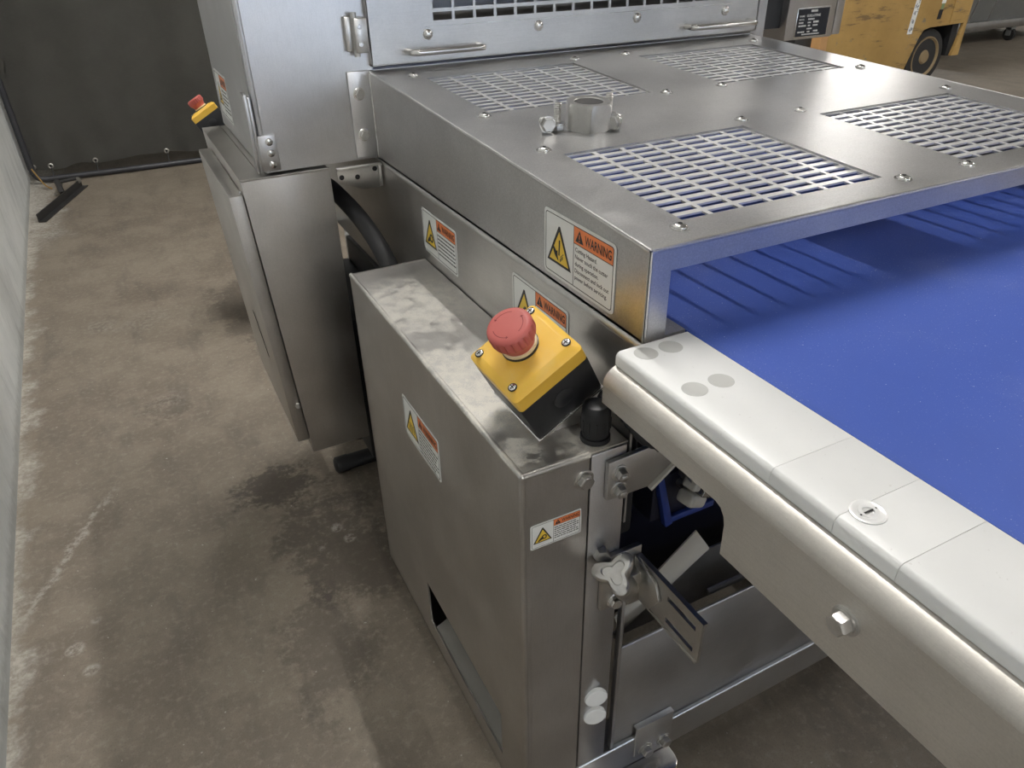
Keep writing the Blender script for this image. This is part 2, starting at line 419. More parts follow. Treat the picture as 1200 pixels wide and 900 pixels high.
def rrect(w_, h_, r, n=4, x0=0., y0=0.):
    pts = []
    for cx, cy_, a0 in ((w_-r, h_-r, 0), (r, h_-r, 90), (r, r, 180), (w_-r, r, 270)):
        for i in range(n+1):
            a = math.radians(a0+90*i/n); pts.append((x0+cx+r*math.cos(a), y0+cy_+r*math.sin(a)))
    return pts
def warn_label(parent, center, u, v, w_, h_, picto, lines=None, label=None):
    fl = Flat(Vector(center)-Vector(u)*w_/2-Vector(v)*h_/2, u, v)
    mb = MB(); fl.poly(mb, rrect(w_, h_, h_*.07), 0, .0006)
    lab = part('warning_label', mb, 'label_white', parent, label)
    d = .0007; k = h_/.08
    def sub(name, mb, mat): part(name, mb, mat, lab)
    mb = MB(); m_ = .0035*k; t = .0009*k          # border and divider lines
    out = rrect(w_-2*m_, h_-2*m_, h_*.05, 4, m_, m_); inn = rrect(w_-2*m_-2*t, h_-2*m_-2*t, h_*.045, 4, m_+t, m_+t)
    for i in range(len(out)):
        j = (i+1) % len(out); fl.poly(mb, [out[i], out[j], inn[j], inn[i]], d)
    dv = w_*.445; fl.rect(mb, dv, m_, dv+t, h_-m_, d)
    hb = h_-m_-h_*.25; fl.rect(mb, dv, hb-t, w_-m_, hb, d)
    sub('border_line', mb, 'label_black')
    mb = MB(); fl.rect(mb, dv+t, hb, w_-m_-t, h_-m_-t, d, .0001); sub('header_band', mb, 'label_orange')
    # pictogram triangle
    cx = (m_+dv)/2; tw = (dv-m_)*.86; th = tw*.87; by = h_*.5-th*.48
    mb = MB(); fl.poly(mb, [(cx-tw/2, by), (cx+tw/2, by), (cx+tw*.03, by+th), (cx-tw*.03, by+th)], d); sub('warning_triangle', mb, 'label_black')
    q = .80; cyy = by+th/3
    mb = MB(); fl.poly(mb, [(cx-tw/2*q, cyy-th/3*q), (cx+tw/2*q, cyy-th/3*q), (cx, cyy+th*2/3*q)], d+.00015); sub('triangle_field', mb, 'label_yellow')
    mb = MB(); e = d+.0003; s_ = tw
    if picto == 'cut':
        fl.poly(mb, [(cx-.02*s_, by+.26*th), (cx+.03*s_, by+.26*th), (cx+.05*s_, by+.66*th), (cx-.005*s_, by+.66*th)], e)      # blade
        fl.poly(mb, [(cx-.27*s_, by+.40*th), (cx-.22*s_, by+.44*th), (cx-.10*s_, by+.34*th), (cx-.06*s_, by+.38*th), (cx-.05*s_, by+.22*th), (cx-.01*s_, by+.12*th), (cx-.05*s_, by+.13*th), (cx-.17*s_, by+.22*th)], e)
        for i in range(3):
            a = .05+.045*i; b0 = .20+.045*i
            fl.poly(mb, [(cx+a*s_, by+(b0-.1)*th), (cx+(a+.025)*s_, by+(b0-.085)*th), (cx+(a+.03)*s_, by+b0*th), (cx+a*s_, by+(b0-.01)*th)], e)
            fl.poly(mb, [(cx+(a+.02)*s_, by+(b0+.03)*th), (cx+(a+.045)*s_, by+(b0+.03)*th), (cx+(a+.05)*s_, by+(b0+.07)*th), (cx+(a+.025)*s_, by+(b0+.07)*th)], e)
    elif picto == 'coil':
        for i in range(4):
            bx = cx-.20*s_+.11*i*s_
            fl.poly(mb, [(bx, by+.12*th), (bx+.03*s_, by+.12*th), (bx+.08*s_, by+.30*th), (bx+.03*s_, by+.46*th), (bx, by+.46*th), (bx+.045*s_, by+.30*th)], e)
    else:                                             # a hand caught in a toothed wheel
        pts = []
        for i in range(24):
            r = (.125 if i % 2 else .16)*s_; a = 2*math.pi*i/24; pts.append((cx+.08*s_+r*math.cos(a), by+.33*th+r*math.sin(a)))
        inner = [(cx+.08*s_+(p[0]-cx-.08*s_)*.55, by+.33*th+(p[1]-by-.33*th)*.55) for p in pts]
        for i in range(24):
            j = (i+1) % 24; fl.poly(mb, [pts[i], pts[j], inner[j], inner[i]], e)
        fl.poly(mb, [(cx-.28*s_, by+.13*th), (cx-.22*s_, by+.10*th), (cx-.02*s_, by+.20*th), (cx+.04*s_, by+.34*th), (cx-.04*s_, by+.38*th), (cx-.14*s_, by+.30*th)], e+.0001)
    sub('pictogram', mb, 'label_black')
    # header triangle with its mark and the word
    hh = h_-m_-t-hb; tx = dv+hh*.22
    mb = MB(); fl.poly(mb, [(tx, hb+hh*.14), (tx+hh*.86, hb+hh*.14), (tx+hh*.43, hb+hh*.88)], d+.00015)
    fl.text(mb, 'WARNING', tx+hh*1.02, hb+hh*.22, hh*.58, d+.0003, w_-m_-t-hh*.15-(tx+hh*1.02))
    v0 = MB(); fl.rect(v0, tx+hh*.395, hb+hh*.36, tx+hh*.465, hb+hh*.66, d+.0003); fl.rect(v0, tx+hh*.395, hb+hh*.22, tx+hh*.465, hb+hh*.30, d+.0003)
    sub('header_lettering', mb, 'label_black'); sub('exclamation_mark', v0, 'label_orange')
    mb = MB(); x0 = dv+t+.002*k; x1 = w_-m_-.004*k
    if lines:
        ls = h_*.105
        for i, L in enumerate(lines):
            fl.text(mb, L, x0+.001*k, hb-ls*(i+1)-.001*k, ls*.60, d, None)
        # keep every line inside the panel
    else:
        ls = h_*.085
        for i in range(6 if picto != 'coil' else 7):
            x = x0; y = hb-ls*(i+1)-.0015*k; xe = x1*(.82+.18*random.random()) if i % 3 == 0 else x1
            while x < xe-.003*k:
                wl = (.004+.008*random.random())*k; fl.rect(mb, x, y, min(x+wl, xe), y+ls*.36, d); x += wl+.0018*k
    if mb.b.verts: sub('lettering', mb, 'label_black')
    return lab

# ================================================================== THE HALL
def floor_bm():
    mb = MB(); mb.box((-.9, -14, FL-.1), (16, 13, FL)); return mb
struct('floor', floor_bm(), 'floor')
mb = MB(); mb.hexa([(-.45-.3, -14, FL), (-.458+.356, -14, FL), (-.458-.0254*13, 13, FL), (-.458-.0254*13-.3, 13, FL),
                    (-.45-.3, -14, 3.9), (-.458+.356, -14, 3.9), (-.458-.0254*13, 13, 3.9), (-.458-.0254*13-.3, 13, 3.9)])
struct('wall_left', mb, 'wall')
mb = MB(); mb.box((-.9, 13, FL), (16, 13.2, 3.9)); struct('wall_back', mb, 'hall_wall')
mb = MB(); mb.box((16, -14, FL), (16.2, 13.2, 3.9)); struct('wall_right', mb, 'hall_wall')
Y0 = -14
OPEN = [(2.0, 5.3, FL, 2.4), (7.2, 8.5, -.5, 1.6), (10.2, 11.5, -.5, 1.6), (13.2, 14.5, -.5, 1.6)]     # doorway, three windows
mb = MB(); x = -.9
for x0, x1, z0, z1 in OPEN:
    mb.box((x, Y0-.2, FL), (x0, Y0, 3.9)); mb.box((x0, Y0-.2, z1), (x1, Y0, 3.9))
    if z0 > FL: mb.box((x0, Y0-.2, FL), (x1, Y0, z0))
    x = x1
mb.box((x, Y0-.2, FL), (16.2, Y0, 3.9)); struct('wall_front', mb, 'hall_wall')
for i, (x0, x1, z0, z1) in enumerate(OPEN):
    mb = MB(); mb.box((x0-.1, Y0-.22, z0), (x0, Y0+.04, z1+.1)); mb.box((x1, Y0-.22, z0), (x1+.1, Y0+.04, z1+.1)); mb.box((x0, Y0-.22, z1), (x1, Y0+.04, z1+.1))
    if i: mb.box((x0-.1, Y0-.22, z0-.06), (x1+.1, Y0+.06, z0))
    else: mb.cyl((x0-.1, Y0+.24, z1+.32), (x1+.1, Y0+.24, z1+.32), .2, 20)
    struct('window_%d' % i if i else 'door_1', mb, 'cart_steel')
mb = MB(); mb.box((-30, -70, FL-.1), (50, Y0-.2, FL-.004)); struct('ground_outside', mb, 'yard')
mb = MB(); mb.box((-.9, -14.2, 3.9), (16.2, 13.2, 4.0)); struct('ceiling', mb, 'ceiling')

# ceiling lamps: rows of long twin-tube fittings running lengthwise
lamp_first = None; k = 0
LAMPS = [(1.1, 2.4, 'straight above the vented cover'), (.05, -5.4, 'added over the aisle as fill light'), (1.25, -10.6, 'over the aisle near the doorway'),  # unseen aisle lamp added to lift the wall and left-facing sides
         (9.0, .4, 'added right of the belt to light the forklift'), (9.0, -6.2, 'over the hall near the windows'), (13.0, 10.6, 'added far off to brighten the grilles')]  # unseen lamps added to light the forklift and brighten the grilles
if True:
    for x, y, wn in LAMPS:
        L = thing('ceiling_lamp', 'long white tube lamp on the ceiling, '+wn, 'lamp', (x, y, 3.55), 'ceiling lamps in rows')
        if lamp_first is None:
            m = MB(); m.box((x-.16, y-1.25, 3.56), (x+.16, y+1.25, 3.62), .01); m.box((x-.02, y-1.0, 3.62), (x+.02, y-.96, 3.9)); m.box((x-.02, y+.96, 3.62), (x+.02, y+1.0, 3.9))
            h_o = part('housing', m, 'lamp_body', L)
            m = MB()
            m.cyl((x, y-1.2, 3.54), (x, y+1.2, 3.54), .028, 12)
            t_o = part('tube', m, 'lamp', L); lamp_first = (h_o, t_o)
        else:
            for o in lamp_first:
                c = o.copy(); c.parent = L; C.objects.link(c)

# ================================================================== VENTED COVER
CX0, CX1, CY0, CY1, CZB = .420, 1.324, .535, 1.392, -.367
def ztop(y): return -.265+.0607*(y-.535)
TN = Vector((0, -.0607, 1)).normalized()
cov = thing('vented_cover', 'low stainless steel cover with four slotted grilles over the blue belt', 'machine cover', (CX0, CY0, CZB))
GX = ((.495, .795), (.945, 1.240)); GY = ((.583, .826), (1.043, 1.296))
mb = MB()
us = [CX0, GX[0][0], GX[0][1], GX[1][0], GX[1][1], CX1]; vs_ = [CY0, GY[0][0], GY[0][1], GY[1][0], GY[1][1], CY1]
mb.holed(us, vs_, lambda i, j: i in (1, 3) and j in (1, 3), lambda u, v: (u, v, ztop(v)), .003, TN)
for x0, x1 in ((CX0, CX0+.003), (CX1-.003, CX1)):     # side skirts, taller towards the rear
    mb.hexa([(x0, CY0, CZB), (x1, CY0, CZB), (x1, CY1, CZB), (x0, CY1, CZB), (x0, CY0, ztop(CY0)-.001), (x1, CY0, ztop(CY0)-.001), (x1, CY1, ztop(CY1)-.001), (x0, CY1, ztop(CY1)-.001)])
mb.box((CX0, CY0, ztop(CY0)-.026), (CX1, CY0+.003, ztop(CY0)-.0005))           # front lip
for x0, x1 in ((CX0, CX0+.027), (CX1-.027, CX1)): mb.box((x0, CY0, CZB), (x1, CY0+.003, ztop(CY0)-.026))
for x0, x1 in ((CX0, CX0+.055), (CX1-.055, CX1)): mb.box((x0, CY0+.001, CZB), (x1, CY1, CZB+.003))   # foot flanges
# folded edges (small radius)
mb.tube([(CX0+.0025, CY0+.002, ztop(CY0)-.0025), (CX0+.0025, CY1, ztop(CY1)-.0025)], .0032, 10)
mb.tube([(CX0+.002, CY0+.0025, ztop(CY0)-.0025), (CX1-.002, CY0+.0025, ztop(CY0)-.0025)], .0032, 10)
mb.tube([(CX0+.0025, CY0+.0025, CZB), (CX0+.0025, CY0+.0025, ztop(CY0)-.0025)], .0032, 10)
mb.tube([(CX1-.0025, CY0+.002, ztop(CY0)-.0025), (CX1-.0025, CY1, ztop(CY1)-.0025)], .0032, 10)
part('shell', mb, 'cover_top', cov)
def grille(x0, x1, y0, y1):
    m = MB(); NXc, NYc = 7, 13; us, vs2 = [x0-.02], [y0-.02]; bx, by = .0066, .0084
    xa, xb, ya, yb_ = x0+.005, x1-.002, y0+.0065, y1-.002
    px = (xb-xa+bx)/NXc; py = (yb_-ya+by)/NYc
    for i in range(NXc): us += [xa+i*px, xa+i*px+px-bx]
    for j in range(NYc): vs2 += [ya+j*py, ya+j*py+py-by]
    us.append(x1+.02); vs2.append(y1+.02)
    m.holed(us, vs2, lambda i, j: i % 2 == 1 and j % 2 == 1, lambda u, v: (u, v, ztop(v)-.0032), .0025, TN)
    return m
for gx in GX:
    for gy in GY: part('grille', grille(*gx, *gy), 'grille', cov)
for x in (.480, .813, .930, 1.266):
    for y in (.568, .850, 1.030, 1.320):
        m = MB(); m.lathe((x, y, ztop(y)), TN, [(.0105, 0), (.0105, .0008)], 18); m.dome(Vector((x, y, ztop(y)))+TN*.0008, TN, .0082, .0042)
        s = part('screw', m, 'bright', cov)
        m = MB(); m.lathe(Vector((x, y, ztop(y)))+TN*.0049, TN, [(.0026, 0), (.0026, .0003)], 6); part('hex_socket', m, 'hole_dark', s)
# rear mounting flange bolted to the housing
m = MB(); m.box((.379, 1.386, -.363), (.4195, 1.3915, -.211), .0015); fl_ = part('mounting_flange', m, 'steel_z', cov)
for z in (-.249, -.321):
    m = MB(); m.hexbolt((.397, 1.386, z), (0, -1, 0), .0075, .005); part('bolt', m, 'bright', fl_)
m = MB(); m.tube([(.4205, 1.383, -.366)]+[(.4205+random.uniform(-.0006, .0006), 1.383, -.36+.0125*i) for i in range(12)]+[(.4205, 1.384, -.214)], .0022, 8); part('weld_bead', m, 'bright', cov)
warn_label(cov, (CX0-.0006, .665, -.318), (0, -1, 0), (0, 0, 1), .150, .080, 'cut',
           ['Cutting Hazard.', 'Never touch the cutter', 'during operation.', 'Disconnect and lock out', 'power before servicing.'], 'large warning label with a cut hand')

# loose hardware on the cover
def on_cover(x, y): return Vector((x, y, ztop(y)))
def nutbm(p, ax, R, h, bore):
    q = Vector((0, 0, 1)).rotation_difference(Vector(ax)); m = MB(); t = bmesh.new(); S = 72
    ang = [2*math.pi*i/S for i in range(S)]; rot = math.radians(5)
    def hexr(a):
        a = (a-rot) % (math.pi/3)-math.pi/6; return R*math.cos(math.pi/6)/math.cos(a)
    rings = []
    prof = [('h', .93, 0), ('h', 1.0, .004), ('h', 1.0, h-.004), ('h', .90, h), ('c', bore*1.10, h), ('c', bore, h-.003)]
    n = 4
    for i in range(n*2+1): prof.append(('c', bore*(.93 if i % 2 else 1.0), h-.003-(h-.006)*(i+1)/(n*2+1)))
    prof.append(('c', bore*1.1, 0))
    for kind, r, z in prof:
        ring = []
        for a in ang:
            rr = r
            if kind == 'h': rr = min(hexr(a), hexr(a)*1.0)*r if r == 1.0 else min(hexr(a), R*r)
            ring.append(t.verts.new(Vector(p)+q@Vector((rr*math.cos(a), rr*math.sin(a), z))))
        rings.append(ring)
    for A, B in zip(rings, rings[1:]+rings[:1]):
        for i in range(S):
            try: t.faces.new((A[i], A[(i+1) % S], B[(i+1) % S], B[i]))
            except ValueError: pass
    bmesh.ops.recalc_face_normals(t, faces=t.faces[:]); m._merge(t, None, True); return m
o = thing('hex_nut', 'large steel hex nut lying flat on the vented cover between small bolts', 'nut', on_cover(.586, .914))
part('nut_body', nutbm(on_cover(.586, .914), TN, .034, .037, .0195), 'cast', o, smooth=25)
m = MB(); m.lathe(on_cover(.586, .914), TN, [(.0205, .001), (.0192, .0012), (.0186, .006), (.0193, .012), (.0186, .018), (.0193, .024), (.0186, .030), (.0196, .0352), (.0205, .0355)], 40); part('threaded_bore', m, 'iron', o)  # dark iron colour stands in for shade inside the nut
def loose_bolt(p, d, label, head_first=True):
    d = Vector(d).normalized(); o = thing('hex_bolt', label, 'bolt', p, 'loose bolts beside the large nut')
    m = MB(); m.lathe(p, d, [(.0085, 0), (.0098, .0012), (.0098, .0075), (.0095, .008)], 6); part('head', m, 'cast', o)
    m = MB(); m.lathe(Vector(p)+d*.0082, d, [(.0115, 0), (.0118, .0012), (.0115, .0024)], 22); part('washer', m, 'bright', o)
    m = MB(); pr = [(.0052, .0105)]
    for i in range(9): pr += [(.0056, .0125+.0026*i), (.0048, .0138+.0026*i)]
    pr += [(.0054, .0362), (.0042, .038)]
    m.lathe(p, d, pr, 14); part('threaded_shank', m, 'cast', o); return o
loose_bolt(on_cover(.522, .910)+TN*.0112, (.22, .95, -.02), 'small steel bolt lying with its hexagon head facing the viewer, left of the large nut')
loose_bolt(on_cover(.541, .922)+TN*.0002, TN, 'small steel bolt standing on its head just left of the large nut')
loose_bolt(on_cover(.606, .884)+TN*.0112, (.80, .60, .0), 'small steel bolt lying on its side at the right foot of the large nut')
loose_bolt(on_cover(.634, .934)+TN*.0002, TN, 'small steel bolt standing upright half hidden behind the large nut')

# ================================================================== MACHINE HOUSING
HX0, HX1, HY0, HY1, HZB, HZT = .210, 1.362, 1.392, 1.875, -.367, .55
hou = thing('machine_housing', 'tall brushed steel machine housing with a slotted guard door behind the cover', 'machine', (HX0, HY0, HZB))
m = MB()
m.box((HX0, HY0, HZB), (.430, HY0+.004, HZT)); m.box((1.322, HY0, HZB), (HX1, HY0+.004, HZT)); m.box((.430, HY0, .42), (1.322, HY0+.004, HZT)); m.box((.42, HY0, -.235), (1.33, HY0+.004, -.212))
m.tube([(HX0+.004, HY0+.004, HZB), (HX0+.004, HY0+.004, HZT)], .0055, 12)
part('front_panel', m, 'steel_z', hou)
m = MB(); m.box((HX0, HY0+.004, HZB), (HX0+.004, HY1, HZT)); m.box((HX0-.0025, HY0+.012, HZB+.02), (HX0, HY0+.016, HZT)); part('side_panel', m, 'steel_z', hou)
m = MB(); m.box((HX1-.004, HY0+.004, HZB), (HX1, HY1, HZT)); part('side_panel', m, 'steel_z', hou)
m = MB(); m.box((HX0+.004, HY1-.004, -.30), (HX1-.004, HY1, HZT)); part('back_panel', m, 'steel_z', hou)
m = MB(); m.box((HX0+.004, HY0+.004, HZT-.004), (HX1-.004, HY1-.004, HZT)); part('roof_panel', m, 'steel_x', hou)
# guard door with two visible rows of slots
DX0, DX1, DZ0, DY = .425, 1.322, -.205, 1.376
m = MB(); us = [DX0]; nc = 16; pitch = (1.226-.547)/nc
for i in range(nc): us += [.547+i*pitch, .547+i*pitch+pitch-.0055]
us.append(DX1); vz = [DZ0]; nr = 20
for j in range(nr): vz += [-.1375+j*.0195, -.1375+j*.0195+.0135]
vz.append(.40)
door = None
m.holed(us, vz, lambda i, j: i % 2 == 1 and j % 2 == 1, lambda u, v: (u, DY, v), .003, (0, -1, 0))
m.box((DX0, DY, DZ0), (DX0+.003, HY0-.001, .40)); m.box((DX1-.003, DY, DZ0), (DX1, HY0-.001, .40)); m.box((DX0, DY, DZ0), (DX1, HY0-.001, DZ0+.003))
m.tube([(DX0+.002, DY+.0025, DZ0+.002), (DX1-.002, DY+.0025, DZ0+.002)], .003, 8); m.tube([(DX0+.0025, DY+.0025, DZ0+.002), (DX0+.0025, DY+.0025, .40)], .003, 8)
door = part('guard_door', m, 'steel_x', hou)
m = MB(); m.box((.53, DY-.0012, -.1475), (1.243, DY, -.1463)); part('fold_line', m, 'bright', door)
for x in (.534, .764, .994, 1.226):
    m = MB(); m.lathe((x, DY, -.159), (0, -1, 0), [(.0105, 0), (.0105, .001)], 18); m.dome((x, DY-.001, -.159), (0, -1, 0), .0088, .006); part('screw', m, 'bright', door)
for x0, x1 in ((.492, .634), (1.122, 1.292)):
    m = MB(); y0 = DY-.034; z = -.184; r = .0058
    path = [(x0, DY, z), (x0, y0+.012, z)]+[(x0+.012-.012*math.cos(a), y0+.012-.012*math.sin(a), z) for a in (.4, .8, 1.2)]+[(x0+.012, y0, z), (x1-.012, y0, z)]+[(x1-.012+.012*math.sin(a), y0+.012-.012*math.cos(a), z) for a in (.4, .8, 1.2)]+[(x1, y0+.012, z), (x1, DY, z)]
    m.tube(path, r, 12); part('handle', m, 'bright', door)
m = MB(); m.box((.384, 1.380, -.178), (.400, 1.392, -.122), .002); m.box((.396, 1.366, -.180), (.4205, 1.392, -.124), .003); m.cyl((.4, 1.376, -.186), (.4, 1.376, -.116), .0055, 12); hg = part('hinge', m, 'cast', hou)
for z in (-.138, -.166):
    m = MB(); m.lathe((.406, 1.366, z), (0, -1, 0), [(.0042, 0), (.0036, .0008), (.0022, .0008), (.002, .0001)], 14); part('screw', m, 'bright', hg)
# corner bracket with three bolts
m = MB(); m.box((.205, 1.386, -.363), (.2365, 1.3915, -.301), .001); m.box((.201, 1.386, -.363), (.2055, 1.425, -.235), .001); m.box((.196, 1.392, -.366), (.2015, 1.42, -.232), .001)
bk = part('corner_bracket', m, 'steel_z', hou)
for z in (-.312, -.3315, -.3515):
    m = MB(); m.lathe((.2235, 1.386, z), (0, -1, 0), [(.0066, 0), (.0066, .003), (.005, .0042), (0, .0046)], 16); part('bolt', m, 'bright', bk)
warn_label(hou, (HX0-.0006, 1.765, -.292), (0, -1, 0), (0, 0, 1), .15, .095, 'gear', None, 'warning label on the narrow side')
# what shows through the slots
m = MB(); m.cyl((.43, 1.55, -.17), (1.32, 1.55, -.17), .03, 20); part('cutter_roller', m, 'steel_x', hou)
m = MB(); m.box((.43, 1.60, -.12), (1.32, 1.66, -.02), .004); m.box((.43, 1.47, -.085), (1.32, 1.50, -.065), .002); part('cutter_beam', m, 'steel_x', hou)

# ================================================================== MACHINE FRAME
fr = thing('conveyor_machine', 'stainless steel conveyor frame with upright post, lower pan and bolted brackets', 'machine frame', (.42, .544, FL))
m = MB(); SX = .4205
m.box((SX, .545, -.62), (SX+.003, 1.90, -.378)); 
m.tube([(SX+.009, .53, -.3775), (SX+.009, 1.90, -.3775)], .009, 16); m.box((SX+.008, .53, -.3715), (SX+.05, 1.9, -.3685))
part('side_plate', m, 'steel_y', fr)
m = MB(); m.box((1.3205, .545, -.62), (1.3235, 1.90, -.37)); part('side_plate', m, 'steel_y', fr)
m = MB(); m.box((.369, .544, -1.098), (.4175, .592, -.499), .002); part('post', m, 'steel_z', fr)
m = MB(); m.box((1.26, .544, -1.098), (1.315, .592, -.499), .002); part('post', m, 'steel_z', fr)
m = MB(); m.box((.431, .546, -1.10), (.4365, .556, -.74), .001); part('edge_strip', m, 'steel_z', fr)
m = MB(); m.box((.437, .550, -1.10), (1.262, .554, -.8715), .001); m.tube([(.437, .5525, -.8715), (1.262, .5525, -.8715)], .0025, 8); part('lower_pan', m, 'pan', fr)
m = MB(); m.box((.369, .5445, -1.170), (1.315, .592, -1.101)); m.tube([(.369, .5465, -1.103), (1.315, .5465, -1.103)], .0034, 10); part('base_rail', m, 'steel_x', fr)
m = MB(); m.box((.369, .5925, -1.170), (.425, 1.86, -1.101), .004); part('base_rail', m, 'steel_y', fr)
m = MB(); m.box((1.26, .5925, -1.170), (1.315, 1.86, -1.101), .004); part('base_rail', m, 'steel_y', fr)
m = MB(); m.box((.369, 1.82, -1.098), (.4175, 1.86, -.62), .002); part('post', m, 'steel_z', fr)
m = MB(); m.box((1.26, 1.82, -1.098), (1.315, 1.86, -.62), .002); part('post', m, 'steel_z', fr)
for x, y in ((.44, .566), (1.28, .566), (.40, 1.84), (1.28, 1.84)):
    m = MB(); m.cyl((x, y, -1.17), (x, y, FL+.02), .012, 14); m.lathe((x, y, FL), (0, 0, 1), [(.045, 0), (.045, .008), (.02, .022), (.014, .024)], 24); part('levelling_foot', m, 'rubber', fr)
m = MB(); m.cyl((.292, 1.675, -1.256), (.90, 1.675, -1.256), .0215, 18); m.lathe((.292, 1.675, -1.2565), (-1, 0, 0), [(.0235, -.03), (.0235, .004), (.016, .009), (0, .010)], 18); part('outrigger_leg', m, 'rubber', fr)
m = MB(); m.cyl((.50, 1.95, FL), (.50, 1.95, -.42), .03, 20); part('rear_column', m, 'steel_z', fr)
m = MB(); m.box((.4375, 1.0, -1.09), (1.25, 1.81, -.66), .004); m.box((.337, 1.44, -1.09), (.4375, 1.81, -.72), .004); part('under_light_block', m, 'black', fr)  # added black mass that blocks light from under the machine
# floor bracket with two bolts, rounded shoe under it
m = MB(); m.box((.476, .5395, -1.148), (.548, .5443, -1.076), .0015); m.box((.476, .5395, -1.078), (.548, .5495, -1.073), .001); lb = part('lower_bracket', m, 'steel_x', fr)
for x in (.497, .533):
    m = MB(); m.hexbolt((x, .5395, -1.138), (0, -1, 0), .0088, .007); part('bolt', m, 'cast', lb)
m = MB(); m.prism([(.40, .505, -1.185), (.53, .505, -1.185)]+[(.53+.02*math.sin(a), .525-.02*math.cos(a), -1.185) for a in (.5, 1.0, 1.57)]+[(.55, .59, -1.185), (.40, .59, -1.185)], (0, 0, .013), .002); part('base_shoe', m, 'bright', fr)
# plastic caps on the post
for z in (-.936, -.978):
    m = MB(); m.lathe((.3935, .544, z), (-.25, -1, 0), [(.0165, 0), (.017, .0015), (.017, .0065), (.0158, .0075)], 28); part('plastic_cap', m, 'label_white', fr)
# rail bracket
m = MB(); m.prism([(.388, .5435, -.512), (.505, .5435, -.505), (.505, .5435, -.533), (.479, .5435, -.543), (.446, .5435, -.567), (.388, .5435, -.566)], (0, -.007, 0), .0008); rb = part('rail_bracket', m, 'steel_x', fr)
for x, z in ((.4035, -.530), (.4035, -.5535)):
    m = MB(); m.hexbolt((x, .5365, z), (-.1, -1, 0), .0072, .007, True, .003); part('bolt', m, 'cast', rb)
m = MB(); m.box((.4315, .548, -.53), (.4345, .60, -.44), .0005); part('edge_strip', m, 'steel_z', fr)
m = MB(); m.prism([(.4465, .538, -.5685), (.4490, .538, -.5720), (.4840, .538, -.5450), (.4805, .538, -.5425)], (0, -.006, 0)); part('cut_edge', m, 'lit_sheet', rb)
# clamp plate, star knob and slotted arm
m = MB(); m.box((.388, .536, -.752), (.446, .5435, -.660), .0015); m.box((.4185, .520, -.742), (.446, .536, -.690), .003); cl = part('clamp_plate', m, 'cast', fr)
m = MB(); m.hexbolt((.4085, .536, -.741), (-.15, -1, .1), .0072, .006); part('bolt', m, 'bright', cl)
m = MB(); m.hexbolt((.389, .5445, -.655), (-.35, -1, .2), .0095, .012, False); part('bolt', m, 'cast', cl)
ax = Vector((-.46, -.24, .85)).normalized(); kp = Vector((.411, .522, -.702))
lob = lambda a, h: 1+.34*max(0., min(1., (h-.018)/.022))*math.cos(2*math.pi*3*a+2.2)
m = MB(); m.lathe(kp, ax, [(.016, -.014), (.0165, 0), (.0150, .010), (.0135, .020), (.0150, .030), (.0185, .038), (.0215, .044), (.0225, .050), (.0215, .055), (.019, .057), (.0125, .0572), (.0115, .054), (0, .053)], 60, lob); part('star_knob', m, 'cast', cl)
AXL = .440
m = MB(); m.holed([.410, .420, .472, .490, .535], [-.742, -.732, -.7245, -.696, -.6885, -.675], lambda i, j: i == 1 and j in (1, 3), lambda u, v: (AXL, u, v), .004, (-1, 0, 0))
m.box((AXL-.0012, .408, -.6765), (AXL+.0052, .535, -.673)); m.box((AXL-.0012, .412, -.744), (AXL+.0052, .535, -.7405)); sa = part('slotted_arm', m, 'cast', fr)
m = MB(); m.prism([(AXL-.005, .535, -.672), (AXL-.005, .492, -.684), (AXL-.005, .482, -.706), (AXL-.005, .500, -.738), (AXL-.005, .535, -.738)], (.0045, 0, 0), .0008); part('backing_plate', m, 'cast', sa)
# discharge plate with its bent flange
m = MB(); m.prism([(.576, .62, -.882), (.651, .62, -.834), (1.24, .62, -.834), (1.24, .62, -.955), (.455, .62, -.945)], (0, .003, 0)); m.tube([(.66, .622, -.936), (1.24, .622, -.941)], .008, 10); dp = part('discharge_plate', m, 'pan', fr)
m = MB(); m.prism([(.651, .62, -.834), (.578, .58, -.732), (.445, .58, -.838), (.490, .62, -.938)], (0, .0025, 0)); part('bent_flange', m, 'lit_sheet', dp)
# dark panel painting in the shaded interior, blue guide block, white clamp and steel strap under the rail
m = MB(); m.box((.4365, .70, -1.0), (1.26, .705, -.45)); m.box((.4365, .592, -.73), (.4395, .70, -.45)); part('interior_shade_panel', m, 'navy', fr)
m = MB(); m.box((.4425, .600, -.705), (.478, .690, -.600), .006); part('black_box', m, 'black', fr)  # plain black box beside the guide block
m = MB(); m.box((.512, .604, -.708), (.62, .66, -.632), .003); bb = part('guide_block', m, 'navy', fr)
m = MB(); m.prism([(.5085, .604, -.622), (.519, .604, -.622), (.544, .604, -.713), (.531, .604, -.716)], (0, -.012, 0), .002); m.box((.535, .596, -.715), (.62, .604, -.704), .002); part('blue_edge', m, 'blue_plastic', bb)
R35 = Matrix.Translation((.556, .575, -.655)) @ Euler((0, math.radians(28), math.radians(10))).to_matrix().to_4x4()
m = MB(); m.box((-.018, -.014, -.013), (.018, .014, .007), .006, R35, 3); m.box((-.020, -.010, .010), (-.004, .012, .034), .004, R35, 3); ck = part('clamp_knob', m, 'white_knob', fr)
m = MB(); m.box((-.003, -.016, .006), (.034, -.012, .036), .001, R35); m.box((-.003, -.016, .006), (.034, .012, .009), .001, R35); part('steel_strap', m, 'bright', ck)
m = MB(); m.box((.548, .572, -.632), (.552, .60, -.56), .001, None); m.cyl((.556, .575, -.65), (.556, .605, -.65), .006, 12); part('clamp_stem', m, 'cast', ck)
